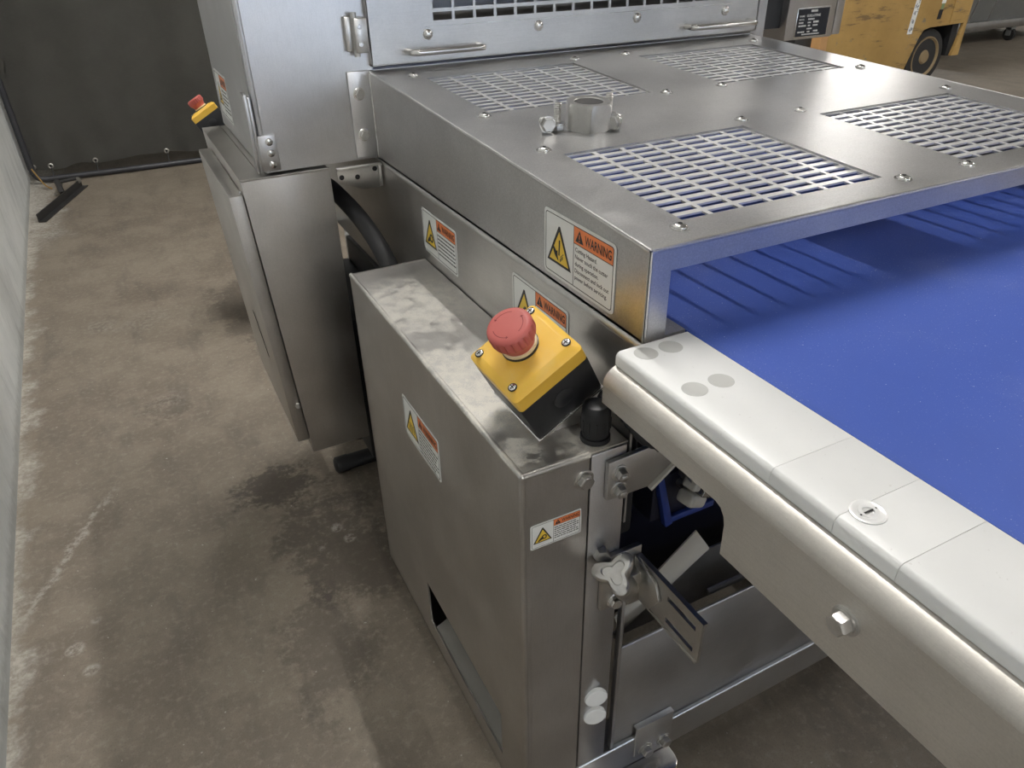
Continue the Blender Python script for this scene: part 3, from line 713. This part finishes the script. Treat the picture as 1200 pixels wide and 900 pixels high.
# hanger plate below the housing
m = MB(); y = 1.37
m.prism([(.332, y, -.371), (.419, y, -.371), (.4165, y, -.413), (.410, y, -.418), (.377, y, -.417), (.332, y, -.396)], (0, .004, 0), .001); m.box((.332, y-.006, -.3755), (.419, y, -.371), .001); m.box((.411, y-.006, -.414), (.4165, y, -.375), .001); hp = part('hanger_plate', m, 'cast', fr)
for x, z in ((.340, -.389), (.370, -.392), (.405, -.381)):
    m = MB(); m.lathe((x, y-.0002, z), (0, -1, 0), [(.0048, 0), (.0048, .0004)], 16); part('bolt_hole', m, 'hole_dark', hp)
for (yc, zc, pic, lab) in ((1.0955, -.4385, 'gear', 'warning label half sunk behind the cabinet top'), (.756, -.4325, 'gear', 'warning label partly hidden by the yellow box')):
    warn_label(fr, (SX-.0006, yc, zc), (0, -1, 0), (0, 0, 1), .147, .077, pic, None, lab)

# ================================================================== NEAR CABINET
NX0, NX1, NY0, NY1, NZB, NZT = .280, .4195, .544, 1.170, -1.152, -.495
cab = thing('drive_cabinet', 'near dull steel side cabinet with low slot and wavy-pictogram warning label', 'cabinet', (NX0, NY0, NZB))
m = MB(); th = .003
m.holed([NY0, .622, .922, NY1], [NZB, -1.107, -1.004, NZT], lambda i, j: i == 1 and j == 1, lambda u, v: (NX0, u, v), th, (-1, 0, 0))
m.box((NX0, NY0, NZB), (.3665, NY0+th, NZT)); m.box((NX0, NY1-th, NZB), (NX1-.002, NY1, NZT)); m.box((NX0, NY0, NZB), (.3665, NY1, NZB+th))
m.box((.3635, NY0+.05, NZB), (.3665, NY1, -.64))
m.tube([(NX0+.003, NY0+.003, NZB), (NX0+.003, NY0+.003, NZT-.003)], .0042, 12)
m.box((.291, NY0-.0006, NZB), (.292, NY0+.0004, -.62))
part('body', m, 'cabinet', cab)
m = MB(); m.box((NX0, NY0, NZT-th), (.3685, NY1, NZT)); m.box((.3685, NY0+.002, NZT-th), (NX1-.001, NY1, NZT-.0006))
m.tube([(NX0+.003, NY0+.003, NZT-.003), (NX0+.003, NY1, NZT-.003)], .0042, 12); m.tube([(NX0+.003, NY0+.003, NZT-.003), (.3675, NY0+.003, NZT-.003)], .0042, 12)
bmesh.ops.create_uvsphere(m.b, u_segments=14, v_segments=8, radius=.0045, matrix=Matrix.Translation((NX0+.003, NY0+.003, NZT-.003)))
part('top_plate', m, 'cabinet_top', cab)
m = MB(); m.prism([(NX0+.0035, .60, -1.1085), (.355, .60, -1.075), (.355, .905, -1.075), (NX0+.0035, .905, -1.1085)], (0, 0, -.002)); part('inner_shelf', m, 'shelf', cab)
m = MB(); m.hexbolt((.3595, NY0, -.528), (0, -1, 0), .0085, .006); part('bolt', m, 'cast', cab)
warn_label(cab, (NX0-.0006, .866, -.6445), (0, -1, 0), (0, 0, 1), .147, .075, 'coil', None, 'warning label with wavy pictogram on the long side')
warn_label(cab, (.324, NY0-.0006, -.587), (1, 0, 0), (0, 0, 1), .067, .0365, 'gear', None, 'small warning label on the narrow end')
m = MB(); pr = [(.0172, 0), (.0172, .006), (.0150, .0065)]+[(.0150, .012), (.0166, .013), (.0166, .036), (.0160, .043), (.0135, .0465), (.010, .0475), (0, .0475)]
m.lathe((.388, .567, NZT), (0, 0, 1), pr, 24); cg = part('cable_gland', m, 'black', cab)
m = MB()
for i in range(12):
    a = 2*math.pi*i/12; c_, s_ = math.cos(a), math.sin(a); m.cyl((.388+.0163*c_, .567+.0163*s_, NZT+.014), (.388+.0163*c_, .567+.0163*s_, NZT+.029), .0012, 6)
part('grip_rib', m, 'black', cg)
m = MB(); pts = [Vector((.405, .585, -.452)), Vector((.424-.012, .565, -.455)), Vector((.418, .548, -.468)), Vector((.428, .532, -.487)), Vector((.45, .52, -.50))]
path = []; 
for i in range(len(pts)-1):
    for j in range(6): path.append(pts[i].lerp(pts[i+1], j/6))
rr = [.0078 if i % 2 else .0066 for i in range(len(path))]
m.tube(path, rr, 12); part('corrugated_conduit', m, 'black', cab)

# ================================================================== EMERGENCY STOP STATIONS
def estop(label, center, e1, e2, n):
    Mx = Matrix(((e1[0], e2[0], n[0], 0), (e1[1], e2[1], n[1], 0), (e1[2], e2[2], n[2], 0), (0, 0, 0, 1)))
    D = .087; base = Vector(center)-Vector(n)*D
    r = thing('emergency_stop', label, 'stop button', base, 'emergency stop boxes'); r.matrix_world = Matrix.Translation(base) @ Mx
    P = lambda name, mb, mat, par=r, **k: part(name, mb, mat, par, world=False, **k)
    hx, hy = .048, .047
    m = MB(); m.box((-hx-.001, -hy-.001, 0), (hx+.001, hy+.001, .0025), .0005); P('back_plate', m, 'bright')
    m = MB(); m.box((-hx, -hy, .0025), (hx, hy, .062), .003); m.box((-.03, hy-.001, .012), (-.018, hy+.0006, .0135)); b = P('base_box', m, 'black')
    m = MB(); m.lathe((hx, .002, .034), (1, 0, 0), [(.0128, -.001), (.0128, .0006), (.0115, .0014), (0, .0018)], 28); P('knockout_plug', m, 'black', b)
    t = bmesh.new(); rings = []
    for s_, z, rr in ((0, .0615, .004), (0, .079, .005), (.0085, .0868, .006), (.0095, .087, .006)):
        rings.append([t.verts.new((x-hx+s_, y-hy+s_, z)) for x, y in rrect(2*hx-2*s_, 2*hy-2*s_, rr+.001, 4)])
    for A, B in zip(rings, rings[1:]):
        for i in range(len(A)): j = (i+1) % len(A); t.faces.new((A[i], A[j], B[j], B[i]))
    t.faces.new(rings[-1]); t.faces.new(rings[0][::-1])
    m = MB(); m._merge(t, None, True); cv = P('cover', m, 'yellow')
    for x in (-.034, .034):
        for y in (-.037, .037):
            m = MB(); m.lathe((x, y, .0868), (0, 0, 1), [(.0052, 0), (.0052, .0007), (.004, .0007)], 18); P('screw_well', m, 'hole_dark', cv)
            m = MB(); m.lathe((x, y, .087), (0, 0, 1), [(.0042, 0), (.0040, .0010), (.0030, .0014), (0, .0015)], 16); sc = P('screw', m, 'bright', cv)
            mm = MB(); mm.box((x-.0028, y-.0005, .0884), (x+.0028, y+.0005, .0887)); mm.box((x-.0005, y-.0028, .0884), (x+.0005, y+.0028, .0887)); P('cross_slot', mm, 'hole_dark', cv)
    cx, cy_ = -.004, .001
    m = MB(); m.lathe((cx, cy_, .087), (0, 0, 1), [(.0215, 0), (.0215, .0022), (.0195, .003)], 36); P('gasket_ring', m, 'black')
    m = MB(); m.lathe((cx, cy_, .0895), (0, 0, 1), [(.0205, 0), (.0208, .003), (.019, .0042)], 36); P('collar', m, 'cream')
    def grip(a, h):
        if .0175 < h < .0275: return 1-.075*max(0, math.sin(2*math.pi*a*20))**2
        return 1
    m = MB(); m.lathe((cx, cy_, .0915), (0, 0, 1), [(.0185, 0), (.0192, .004), (.0215, .011), (.0252, .0155), (.0260, .018), (.0260, .0272), (.0252, .0302), (.0232, .0325), (.0195, .0335), (0, .0337)], 160, grip); bt = P('button', m, 'red')
    m = MB()
    for a0, a1 in ((.15, 1.45), (2.25, 3.55), (4.35, 5.65)):
        N_ = 14
        for i in range(N_):
            a, b2 = a0+(a1-a0)*i/N_, a0+(a1-a0)*(i+1)/N_; z = .0915+.0336
            m._add([(cx+rr*math.cos(q), cy_+rr*math.sin(q), z) for rr, q in ((.0166, a), (.0174, a), (.0174, b2), (.0166, b2))], [(0, 1, 2, 3)])
        for da in (-.09, .0):
            a = a1+da; m._add([(cx+rr*math.cos(q), cy_+rr*math.sin(q), .0915+.03361) for rr, q in ((.0150, a1-.10), (.0190, a1-.10), (.0170, a1+.04))], [(0, 1, 2)])
    P('rotation_arrow', m, 'red_groove', bt)
    return r
es = estop('yellow stop box with faded red button tilted above the near cabinet', (.322, .618, -.385), (.095, -.985, -.144), (.876, .014, .482), (-.472, -.171, .865))
m = MB(); m.hexa([(.345, .60, NZT), (.400, .60, NZT), (.400, .65, NZT), (.345, .65, NZT), (.358, .607, -.4745), (.400, .607, -.4535), (.400, .65, -.4535), (.358, .65, -.4745)], .001); part('stop_bracket', m, 'steel_y', cab)
n_ = Vector((-.472, .171, .865)).normalized(); e2 = Vector((.876, -.014, .482)); e2 = (e2-n_*e2.dot(n_)).normalized(); e1 = e2.cross(n_)
es2 = estop('small distant yellow stop box rising beyond the far control cabinet', (.253, 2.81, -.497), e1, e2, n_)

# ================================================================== FAR CABINET
FX0, FX1, FY0, FY1, FZT, FZB = .160, .322, 1.380, 1.860, -.372, -.982
far = thing('control_cabinet', 'far steel control cabinet with a projecting door, under the tall housing', 'cabinet', (FX0, FY0, FZB))
m = MB(); m.hexa([(.194, FY0, FZB), (.323, FY0, FZB), (.323, FY1, FZB), (.194, FY1, FZB), (FX0, FY0, FZT), (FX1, FY0, FZT), (FX1, FY1, FZT), (FX0, FY1, FZT)], .0015); part('body', m, 'cabinet', far)
m = MB(); m.box((FX0, FY0+.0, FZT), (.1985, FY1, FZT+.0025)); m.box((.200, FY0+.05, FZT), (FX1, FY1, FZT+.0022)); m.tube([(FX0+.002, FY0+.001, FZT), (FX1, FY0+.001, FZT)], .0022, 8); part('top_plate', m, 'cabinet', far)
m = MB()
def dr(y, z, k):                      # door plane follows the leaning side of the body
    t = (z-FZT)/(FZB-FZT); return (FX0+.034*t-k, y, z)
m.hexa([dr(FY0-.0, -.945, .026), dr(FY0-.0, -.945, .0012), dr(1.78, -.945, .0012), dr(1.78, -.945, .026), dr(FY0, -.397, .026), dr(FY0, -.397, .0012), dr(1.78, -.397, .0012), dr(1.78, -.397, .026)], .002)
dor = part('door', m, 'cabinet', far)
m = MB(); a, b = 1.62, 1.54
m.prism([dr(1.552, -.700, .0265), dr(1.566, -.700, .0265), dr(1.50, -.782, .0265), dr(1.486, -.782, .0265)], (-.0004, 0, 0)); part('handle_slot', m, 'hole_dark', dor)
m = MB(); m.box((FX0-.006, FY0-.002, -.395), (FX0-.001, FY0, -.388), .001); m.hexbolt((.182, FY0, -.853), (-.6, -.8, 0), .006, .005, False); part('latch', m, 'cast', far)
oc = thing('outfeed_cabinet', 'rear steel cabinet almost hidden past the far control cabinet', 'cabinet', (.25, 2.4, FL))
m = MB(); m.box((.285, 2.70, -1.20), (.42, 2.95, -.607), .003); part('body', m, 'cabinet', oc)
m = MB(); m.hexa([(.30, 2.77, -.607), (.35, 2.77, -.607), (.35, 2.82, -.607), (.30, 2.82, -.607), (.300, 2.77, -.588), (.34, 2.77, -.565), (.34, 2.82, -.565), (.300, 2.82, -.588)]); part('stop_bracket', m, 'steel_y', oc)
for y in (2.74, 2.91):
    m = MB(); m.cyl((.35, y, FL), (.35, y, -1.20), .02, 12); part('foot', m, 'rubber', oc)

# black hose between the cabinets
ctl = [(.345, 1.64, -.47), (.352, 1.56, -.452), (.358, 1.46, -.457), (.364, 1.36, -.472), (.369, 1.28, -.498), (.373, 1.22, -.54), (.375, 1.19, -.62), (.376, 1.187, -.80)]
def spline(P, n=8):
    P = [Vector(p) for p in P]; out = []
    for i in range(len(P)-1):
        p0, p1, p2, p3 = P[max(i-1, 0)], P[i], P[i+1], P[min(i+2, len(P)-1)]
        for j in range(n):
            t = j/n; out.append(.5*((2*p1)+(p2-p0)*t+(2*p0-5*p1+4*p2-p3)*t*t+(3*p1-p0-3*p2+p3)*t**3))
    return out+[P[-1]]
m = MB(); m.tube(spline(ctl), .0165, 14); o = finish('hose', m, 'rubber'); tag(o, 'thick black hose arching between the two steel cabinets', 'hose')

# ================================================================== RAIL, GUIDE BAR, BELT
rail = thing('side_rail', 'satin steel side rail with rounded top edge below the white bar', 'rail', (.367, .526, -.47))
m = MB(); X = .367; YB = -.55
arc = [(.366, -.417)]+[(.338+.012*math.sin(a), -.429+.012*math.cos(a)) for a in ()]
out = [(.527, -.3955), (.527, -.417), (.352, -.417), (.345, -.4195), (.340, -.426), (.338, -.434), (.337, -.466), (YB, -.466), (YB, -.3955)]
m.prism([(X, y, z) for y, z in out], (.003, 0, 0))
prof = []                                # rounded top: quarter round from the face up to the flat
rr = .019
ang = [math.pi/2*i/8 for i in range(9)]
outer = [(X+rr-rr*math.cos(a), -.3958+rr*math.sin(a)) for a in ang]
inner = [(X+rr-(rr-.003)*math.cos(a), -.3958+(rr-.003)*math.sin(a)) for a in ang]
loop = outer+[(.470, outer[-1][1]), (.470, inner[-1][1])]+inner[::-1]
# the flat tucks in just under the bar
loop = [(x, min(z, -.3768)) for x, z in loop]
m.prism([(x, .527, z) for x, z in loop], (0, YB-.527, 0), 0, True)
part('channel', m, 'rail', rail, smooth=40)
for y in (.212, -.15):
    m = MB(); m.hexbolt((X, y, -.422), (-1, 0, 0), .0078, .008); part('bolt', m, 'cast', rail)

bar = thing('guide_bar', 'white plastic guide bar with grey round plugs along the belt edge', 'guide bar', (.381, .527, -.3755))
def seg_bm(y0, y1):
    m = MB(); b = .0045; x0, x1, z0, z1 = .381, .4725, -.3755+.0, -.3615
    z0 = -.3765
    P = [(x0, z0), (x1, z0), (x1, z1-b*.5), (x1-b*.5, z1), (x0+b, z1), (x0+b*.4, z1-b*.35), (x0, z1-b)]
    m.prism([(x, y0, z) for x, z in P], (0, y1-y0, 0), 0, True); return m
ys = [.527, .3135, .2505, .197, -.55]
for i in range(4):
    part('bar_segment', seg_bm(ys[i+1]+.0004, ys[i]), 'bar_a' if i in (0, 2) else 'bar_b', bar, smooth=50)
for x, y in ((.405, .510), (.4345, .509), (.404, .434), (.435, .434)):
    m = MB(); m.lathe((x, y, -.3615), (0, 0, 1), [(.0122, -.004), (.0122, .0002), (.0112, .0004), (.0106, .0002), (0, .0002)], 32); part('round_plug', m, 'plug', bar)
m = MB(); m.lathe((.405, .243, -.3615), (0, 0, 1), [(.0132, -.004), (.0132, .0010), (.0118, .0014), (.0105, .0008), (.0075, .0008), (.0068, .0016), (.0045, .0016), (.004, .0004), (0, .0004)], 36); scw = part('countersunk_screw', m, 'screw_metal', bar)
m = MB(); m.box((.397, .2422, -.3604), (.413, .2434, -.3600)); part('screw_slot', m, 'hole_dark', scw)

BZ = -.3665; BX0, BX1 = .4775, 1.268; BY0, BY1, BR = -1.3, 1.72, .035
m = MB(); t_ = .003; pth = []
for i in range(13): a = math.pi*i/12; pth.append((BY1+BR*math.sin(a), BZ-BR+BR*math.cos(a)))
for i in range(13): a = math.pi*i/12; pth.append((BY0-BR*math.sin(a), BZ-BR-BR*math.cos(a)))
inn = []
for i in range(13): a = math.pi*i/12; inn.append((BY1+(BR-t_)*math.sin(a), BZ-BR+(BR-t_)*math.cos(a)))
for i in range(13): a = math.pi*i/12; inn.append((BY0-(BR-t_)*math.sin(a), BZ-BR-(BR-t_)*math.cos(a)))
N = len(pth); v = []
for x, L in ((BX0, pth), (BX1, pth), (BX0, inn), (BX1, inn)): v += [(x, y, z) for y, z in L]
F = []
for i in range(N):
    j = (i+1) % N; F += [(i, j, N+j, N+i), (2*N+j, 2*N+i, 3*N+i, 3*N+j), (j, i, 2*N+i, 2*N+j), (N+i, N+j, 3*N+j, 3*N+i)]
m._add(v, F); bmesh.ops.recalc_face_normals(m.b, faces=m.b.faces[:])
o = finish('conveyor_belt', m, 'belt'); tag(o, 'bright blue conveyor belt speckled with white flour', 'conveyor belt')
bed = thing('belt_bed', 'steel slider bed and rollers carrying the blue belt from inside', 'conveyor bed', (BX0, .2, BZ-.034))
m = MB(); m.box((BX0+.004, BY0+.05, BZ-.012), (BX1-.004, BY1-.05, BZ-.0035)); part('slider_plate', m, 'steel_y', bed)
for y in (BY0, BY1): m = MB(); m.cyl((BX0+.004, y, BZ-BR), (BX1-.004, y, BZ-BR), BR-.0035, 20); part('roller', m, 'steel_x', bed)

# ================================================================== NAME-PLATE BOX ON THE RIGHT
RY = 1.392
nb = thing('operator_box', 'small steel operator box with a black name plate right of the housing', 'control box', (1.43, RY, -.236))
m = MB(); m.box((1.430, RY, -.2365), (1.583, RY+.10, .30), .003); part('body', m, 'steel_z', nb)
m = MB(); m.box((1.5895, RY+.004, -.2335), (1.6145, RY+.10, .30), .002); part('cover_edge', m, 'steel_z', nb)
m = MB(); m.box((1.583, RY+.01, -.22), (1.5895, RY+.09, .29)); part('gap_strip', m, 'rubber', nb)  # black strip filling the gap before the cover edge
m = MB(); m.box((1.362, RY+.02, -.21), (1.430, RY+.08, .28)); part('mounting_arm', m, 'black', nb)
m = MB(); m.box((1.4585, RY-.0015, -.2325), (1.5625, RY, -.1690), .0005); pl = part('name_plate', m, 'bright', nb)
fl = Flat((1.4610, RY-.0016, -.2300), (1, 0, 0), (0, 0, 1)); W_, H_ = .099, .0585
m = MB(); fl.rect(m, 0, 0, W_, H_, 0, .0003); part('plate_field', m, 'plate_black', pl)
m = MB(); d = .0005
fl.text(m, 'GUILLOTINE', .028, .0415, .0052, d, .044)
fl.text(m, 'NAME', .006, .0415, .0040, d, .016); fl.text(m, 'MODEL', .006, .0345, .0036, d, .016)
def dash(x0, x1, y, h):
    x = x0
    while x < x1-.001: wl = .0015+.003*random.random(); fl.rect(m, x, y, min(x+wl, x1), y+h, d, .0001); x += wl+.0008
for x0, x1, y, h in ((.040, .062, .051, .0050), (.034, .054, .0345, .0034), (.006, .020, .0278, .0032), (.034, .044, .0278, .0028), (.052, .070, .0278, .0042), (.006, .030, .0210, .0034), (.036, .044, .0210, .0034), (.052, .068, .0210, .0034), (.034, .050, .0145, .0030), (.006, .028, .0080, .0032), (.036, .046, .0080, .0032), (.056, .070, .0085, .0036), (.020, .076, .0030, .0026)): dash(x0, x1, y, h)
part('lettering', m, 'label_white', pl)

# ================================================================== FORKLIFT
FY = 4.60
fk = thing('forklift', 'scuffed yellow forklift with one small black wheel, parked beyond the machine', 'forklift', (6.0, FY+.5, FL))
m = MB()
body = [(5.17, -1.16), (6.19, -1.16), (6.235, -1.04), (6.31, -.86), (6.35, -.81), (6.42, -.795), (6.86, -.785), (6.845, -.90), (6.80, -1.05), (6.90, -1.05), (6.92, -.25), (6.6, .05), (5.17, .05)]
m.prism([(x, FY, z) for x, z in body], (0, .03, 0), .004); part('side_panel', m, 'truck', fk)
m = MB(); m.box((5.17, FY+.03, -.78), (6.9, FY+1.0, .04), .01); m.box((5.17, FY+.03, -1.15), (6.12, FY+1.0, -.78), .01); part('chassis', m, 'truck', fk)
m = MB(); m.box((6.13, FY+.26, -1.12), (6.84, FY+1.0, -.78)); m.box((6.76, FY+.03, -1.05), (6.84, FY+1.0, -.79)); part('wheel_well', m, 'hole_dark', fk)
m = MB(); m.box((6.915, FY-.01, -.60), (6.96, FY+1.0, -.20), .01); m.box((6.66, FY-.006, -.775), (6.668, FY, .05)); part('rear_panel', m, 'truck', fk)
m = MB(); m.box((5.6, FY+.1, .04), (6.7, FY+.9, .12), .03); m.box((6.5, FY+.15, .12), (6.65, FY+.85, .65), .05); part('seat', m, 'rubber', fk)
for x, y in ((5.25, FY+.06), (5.25, FY+.94), (6.75, FY+.06), (6.75, FY+.94)):
    m = MB(); m.cyl((x, y, .04), (x, y, .95), .03, 10); part('guard_post', m, 'iron', fk)
m = MB(); m.box((5.2, FY+.02, .95), (6.8, FY+.98, 1.0), .01); part('overhead_guard', m, 'iron', fk)
def wheel(cx, cz, y, R_):
    m = MB(); m.lathe((cx, y, cz), (0, -1, 0), [(R_*.70, -.16), (R_*.96, -.15), (R_, -.12), (R_, -.03), (R_*.96, -.005), (R_*.74, 0), (R_*.70, -.01)], 40); w_ = part('tyre', m, 'tyre', fk)
    m = MB(); m.lathe((cx, y, cz), (0, -1, 0), [(R_*.72, -.015), (R_*.72, .004), (R_*.68, .006), (R_*.64, -.004), (R_*.58, -.035), (R_*.30, -.04), (R_*.26, -.012), (R_*.20, .004), (R_*.10, .006), (0, .006)], 40); rm = part('rim', m, plain_rim, w_)
    m = MB()
    for i in range(5):
        a = 2*math.pi*i/5; m.lathe((cx+R_*.42*math.cos(a), y+.037, cz+R_*.42*math.sin(a)), (0, -1, 0), [(.012, 0), (.012, .012)], 6)
    part('wheel_nut', m, 'iron', w_)
plain_rim = plain('dusty_tan_rim', (.26, .19, .10), .6)
wheel(6.515, -1.045, FY+.05, .235); wheel(5.45, -1.045, FY+1.05, .235)
m = MB(); m.box((4.95, FY+.1, -1.2), (5.165, FY+.9, -.55), .01); part('mast_base', m, 'iron', fk)
for y in (FY+.2, FY+.75):
    m = MB(); m.box((4.98, y, FL+.03), (5.06, y+.07, 1.0), .005); part('mast_upright', m, 'iron', fk)
    m = MB(); m.box((3.95, y, FL+.06), (4.98, y+.10, FL+.10), .005); part('fork', m, 'iron', fk)
# stickers on its flank
ff = Flat((6.135, FY-.0005, -.83), (1, 0, 0), (.09, 0, 1))
m = MB(); ff.rect(m, 0, 0, .060, .30, 0, .001); stk = part('paper_sticker', m, 'label_white', fk)
m = MB()
for i in range(26):
    a_ = .004+.04*random.random(); c_ = .01+.275*random.random(); ff.rect(m, a_, c_, a_+.006+.012*random.random(), c_+.008+.02*random.random(), .0012)
part('lettering', m, plain('faded_print', (.3, .31, .33), .6), stk)
ff = Flat((6.475, FY-.0005, -.735), (1, 0, 0), (.09, 0, 1))
m = MB(); ff.rect(m, 0, 0, .05, .075, 0, .001); part('black_sticker', m, 'label_black', fk)
m = MB(); ff.rect(m, .012, .078, .05, .12, 0, .001); part('green_sticker', m, plain('faded_green_print', (.2, .27, .13), .6), fk)
m = MB(); ff.rect(m, .005, .122, .055, .2, 0, .001); part('paper_sticker', m, 'label_white', fk)

# wooden post standing beyond the name-plate box
m = MB(); m.box((3.34, 3.0, FL), (3.395, 3.06, -.35), .004); o = finish('wooden_post', m, 'wood'); tag(o, 'bare wooden post standing behind the steel operator box', 'post')

# ================================================================== STEEL CART
ct = thing('steel_cart', 'grey steel trolley on small casters past the forklift', 'cart', (9.7, 6.3, FL))
CY = 6.0
m = MB(); m.hexa([(8.75, CY, -1.03), (10.9, CY, -1.03), (10.9, CY+.9, -1.03), (8.75, CY+.9, -1.03), (8.62, CY-.16, -.25), (11.0, CY-.16, -.25), (11.0, CY+1.0, -.25), (8.62, CY+1.0, -.25)], .01); tb = part('tub', m, 'cart_steel', ct)
for x in (9.02, 9.36):
    m = MB(); m.prism([(x, CY-.004, -1.03), (x+.02, CY-.004, -1.03), (x+.06, CY-.164, -.25), (x+.04, CY-.164, -.25)], (0, .01, 0)); part('seam_rib', m, 'steel_z', tb)
m = MB(); m.box((8.70, CY-.03, -1.125), (10.95, CY+.03, -1.03), .012); m.box((8.70, CY+.85, -1.125), (10.95, CY+.91, -1.03), .012); m.box((8.70, CY+.03, -1.125), (8.76, CY+.85, -1.03), .012); m.box((10.89, CY+.03, -1.125), (10.95, CY+.85, -1.03), .012); part('base_frame', m, 'steel_x', ct)
for x, y in ((8.95, CY+.06), (9.92, CY+.03), (10.8, CY+.06), (8.95, CY+.8), (10.8, CY+.8)):
    m = MB(); m.cyl((x-.02, y, -1.21), (x+.02, y, -1.21), .07, 20); ca = part('caster', m, 'tyre', ct)
    m = MB(); m.box((x-.035, y-.04, -1.16), (x+.035, y+.04, -1.125), .004); m.box((x-.035, y-.03, -1.225), (x-.026, y+.03, -1.14)); m.box((x+.026, y-.03, -1.225), (x+.035, y+.03, -1.14)); part('caster_fork', m, 'cart_steel', ca)

# ================================================================== CURTAIN AND ITS FRAME
CYY = 5.40
def curtain_bm():
    t = bmesh.new(); nx, nz = 110, 30; g = []
    x0, x1 = -.585, 2.6
    for i in range(nx+1):
        x = x0+(x1-x0)*i/nx; col = []
        zb = -1.206+.012*math.sin(x*7+1)+(.022 if -.38 < x < -.2 else 0)*math.sin((x+.38)/.18*math.pi)
        for j in range(nz+1):
            z = zb+(1.9-zb)*(j/nz)**1.0
            wv = .012*math.sin(x*9+.6*z)+.006*math.sin(x*23-1.3*z)+.01*math.exp(-((z-zb)/.25)**2)*math.sin(x*31)
            col.append(t.verts.new((x, CYY+wv, z)))
        g.append(col)
    for i in range(nx):
        for j in range(nz): t.faces.new((g[i][j], g[i+1][j], g[i+1][j+1], g[i][j+1]))
    r = bmesh.ops.solidify(t, geom=t.faces[:], thickness=.003)
    bmesh.ops.recalc_face_normals(t, faces=t.faces[:]); m = MB(); m._merge(t, None, True); return m
cu = thing('curtain', 'dark grey canvas curtain with brass grommets closing off the aisle', 'curtain', (1.0, CYY, -1.2))
part('canvas', curtain_bm(), 'tarp', cu, smooth=80)
for x, z in ((-.570, -.83), (-.562, -1.088), (-.454, -1.187), (-.205, -1.187), (.216, -1.184), (-.548, -1.182), (.62, -1.187), (1.05, -1.187)):
    m = MB(); m.lathe((x, CYY-.022, z), (0, -1, 0), [(.016, 0), (.016, .004), (.011, .007), (.007, .004), (.006, 0)], 20); g_ = part('grommet', m, 'grommet', cu)
    m = MB(); m.lathe((x, CYY-.0235, z), (0, -1, 0), [(.0062, 0), (.0062, .001)], 14); part('grommet_hole', m, 'hole_dark', g_)
cf = thing('floor_pipe', 'dark painted pipe frame running under and beside the canvas curtain', 'pipe frame', (.5, CYY-.05, FL))
yb = CYY-.055
m = MB(); pts = [(-.566, yb, 1.9), (-.562, yb, -.6), (-.557, yb, -1.15), (-.553, yb, -1.21), (-.535, yb, -1.243), (-.50, yb, -1.254), (-.40, yb, -1.255), (.41, yb, -1.262), (2.6, yb, -1.262)]
m.tube(pts[:2]+spline(pts[1:], 6), .0175, 14); part('pipe', m, 'pipe', cf)
for x in (.216, -.205, -.454):
    m = MB(); m.tube([(x, yb-.018, -1.262), (x+.001, yb+.02, -1.225), (x, CYY-.024, -1.19)], .004, 8); part('tie', m, 'iron', cf)
m = MB(); m.tube(spline([(-.55, 5.28, -1.17), (-.53, 5.25, -1.21), (-.50, 5.2, -1.255), (-.47, 5.18, -1.275)]), .004, 8); o = finish('yellow_cord', m, plain('dull_yellow_cord', (.35, .2, .05), .6)); tag(o, 'short dull yellow cord dangling in the corner by the curtain', 'cord')
ft = thing('angle_foot', 'black angle iron foot lying on the floor in the curtain corner', 'stand foot', (-.42, 4.85, FL))
A, B = Vector((-.525, 4.53, FL)), Vector((-.312, 5.16, FL)); d_ = (B-A).normalized(); s_ = Vector((d_.y, -d_.x, 0))
m = MB(); m.prism([A, A+s_*.038, A+s_*.038+Vector((0, 0, .006)), A+s_*.006+Vector((0, 0, .006)), A+s_*.006+Vector((0, 0, .045)), A+Vector((0, 0, .045))], B-A); part('angle_bar', m, 'iron', ft)
m = MB(); m.tube([(-.425, 5.2, -1.26), (-.42, 5.02, -1.20), (-.405, 4.93, -1.25)], .016, 10); m.tube([(-.42, 5.06, -1.215), (-.33, 5.12, -1.22)], .010, 10); part('strut', m, 'iron', ft)
m = MB(); m.lathe((-.318, 5.13, -1.232), (-.2, -1, 0), [(.018, 0), (.018, .01), (.008, .012)], 14); part('end_bolt', m, 'grommet', ft)

# ------------------------------------------------------------------ stand everything on z = 0
for o in bpy.data.objects:
    if o.parent is None: o.location.z += EYE
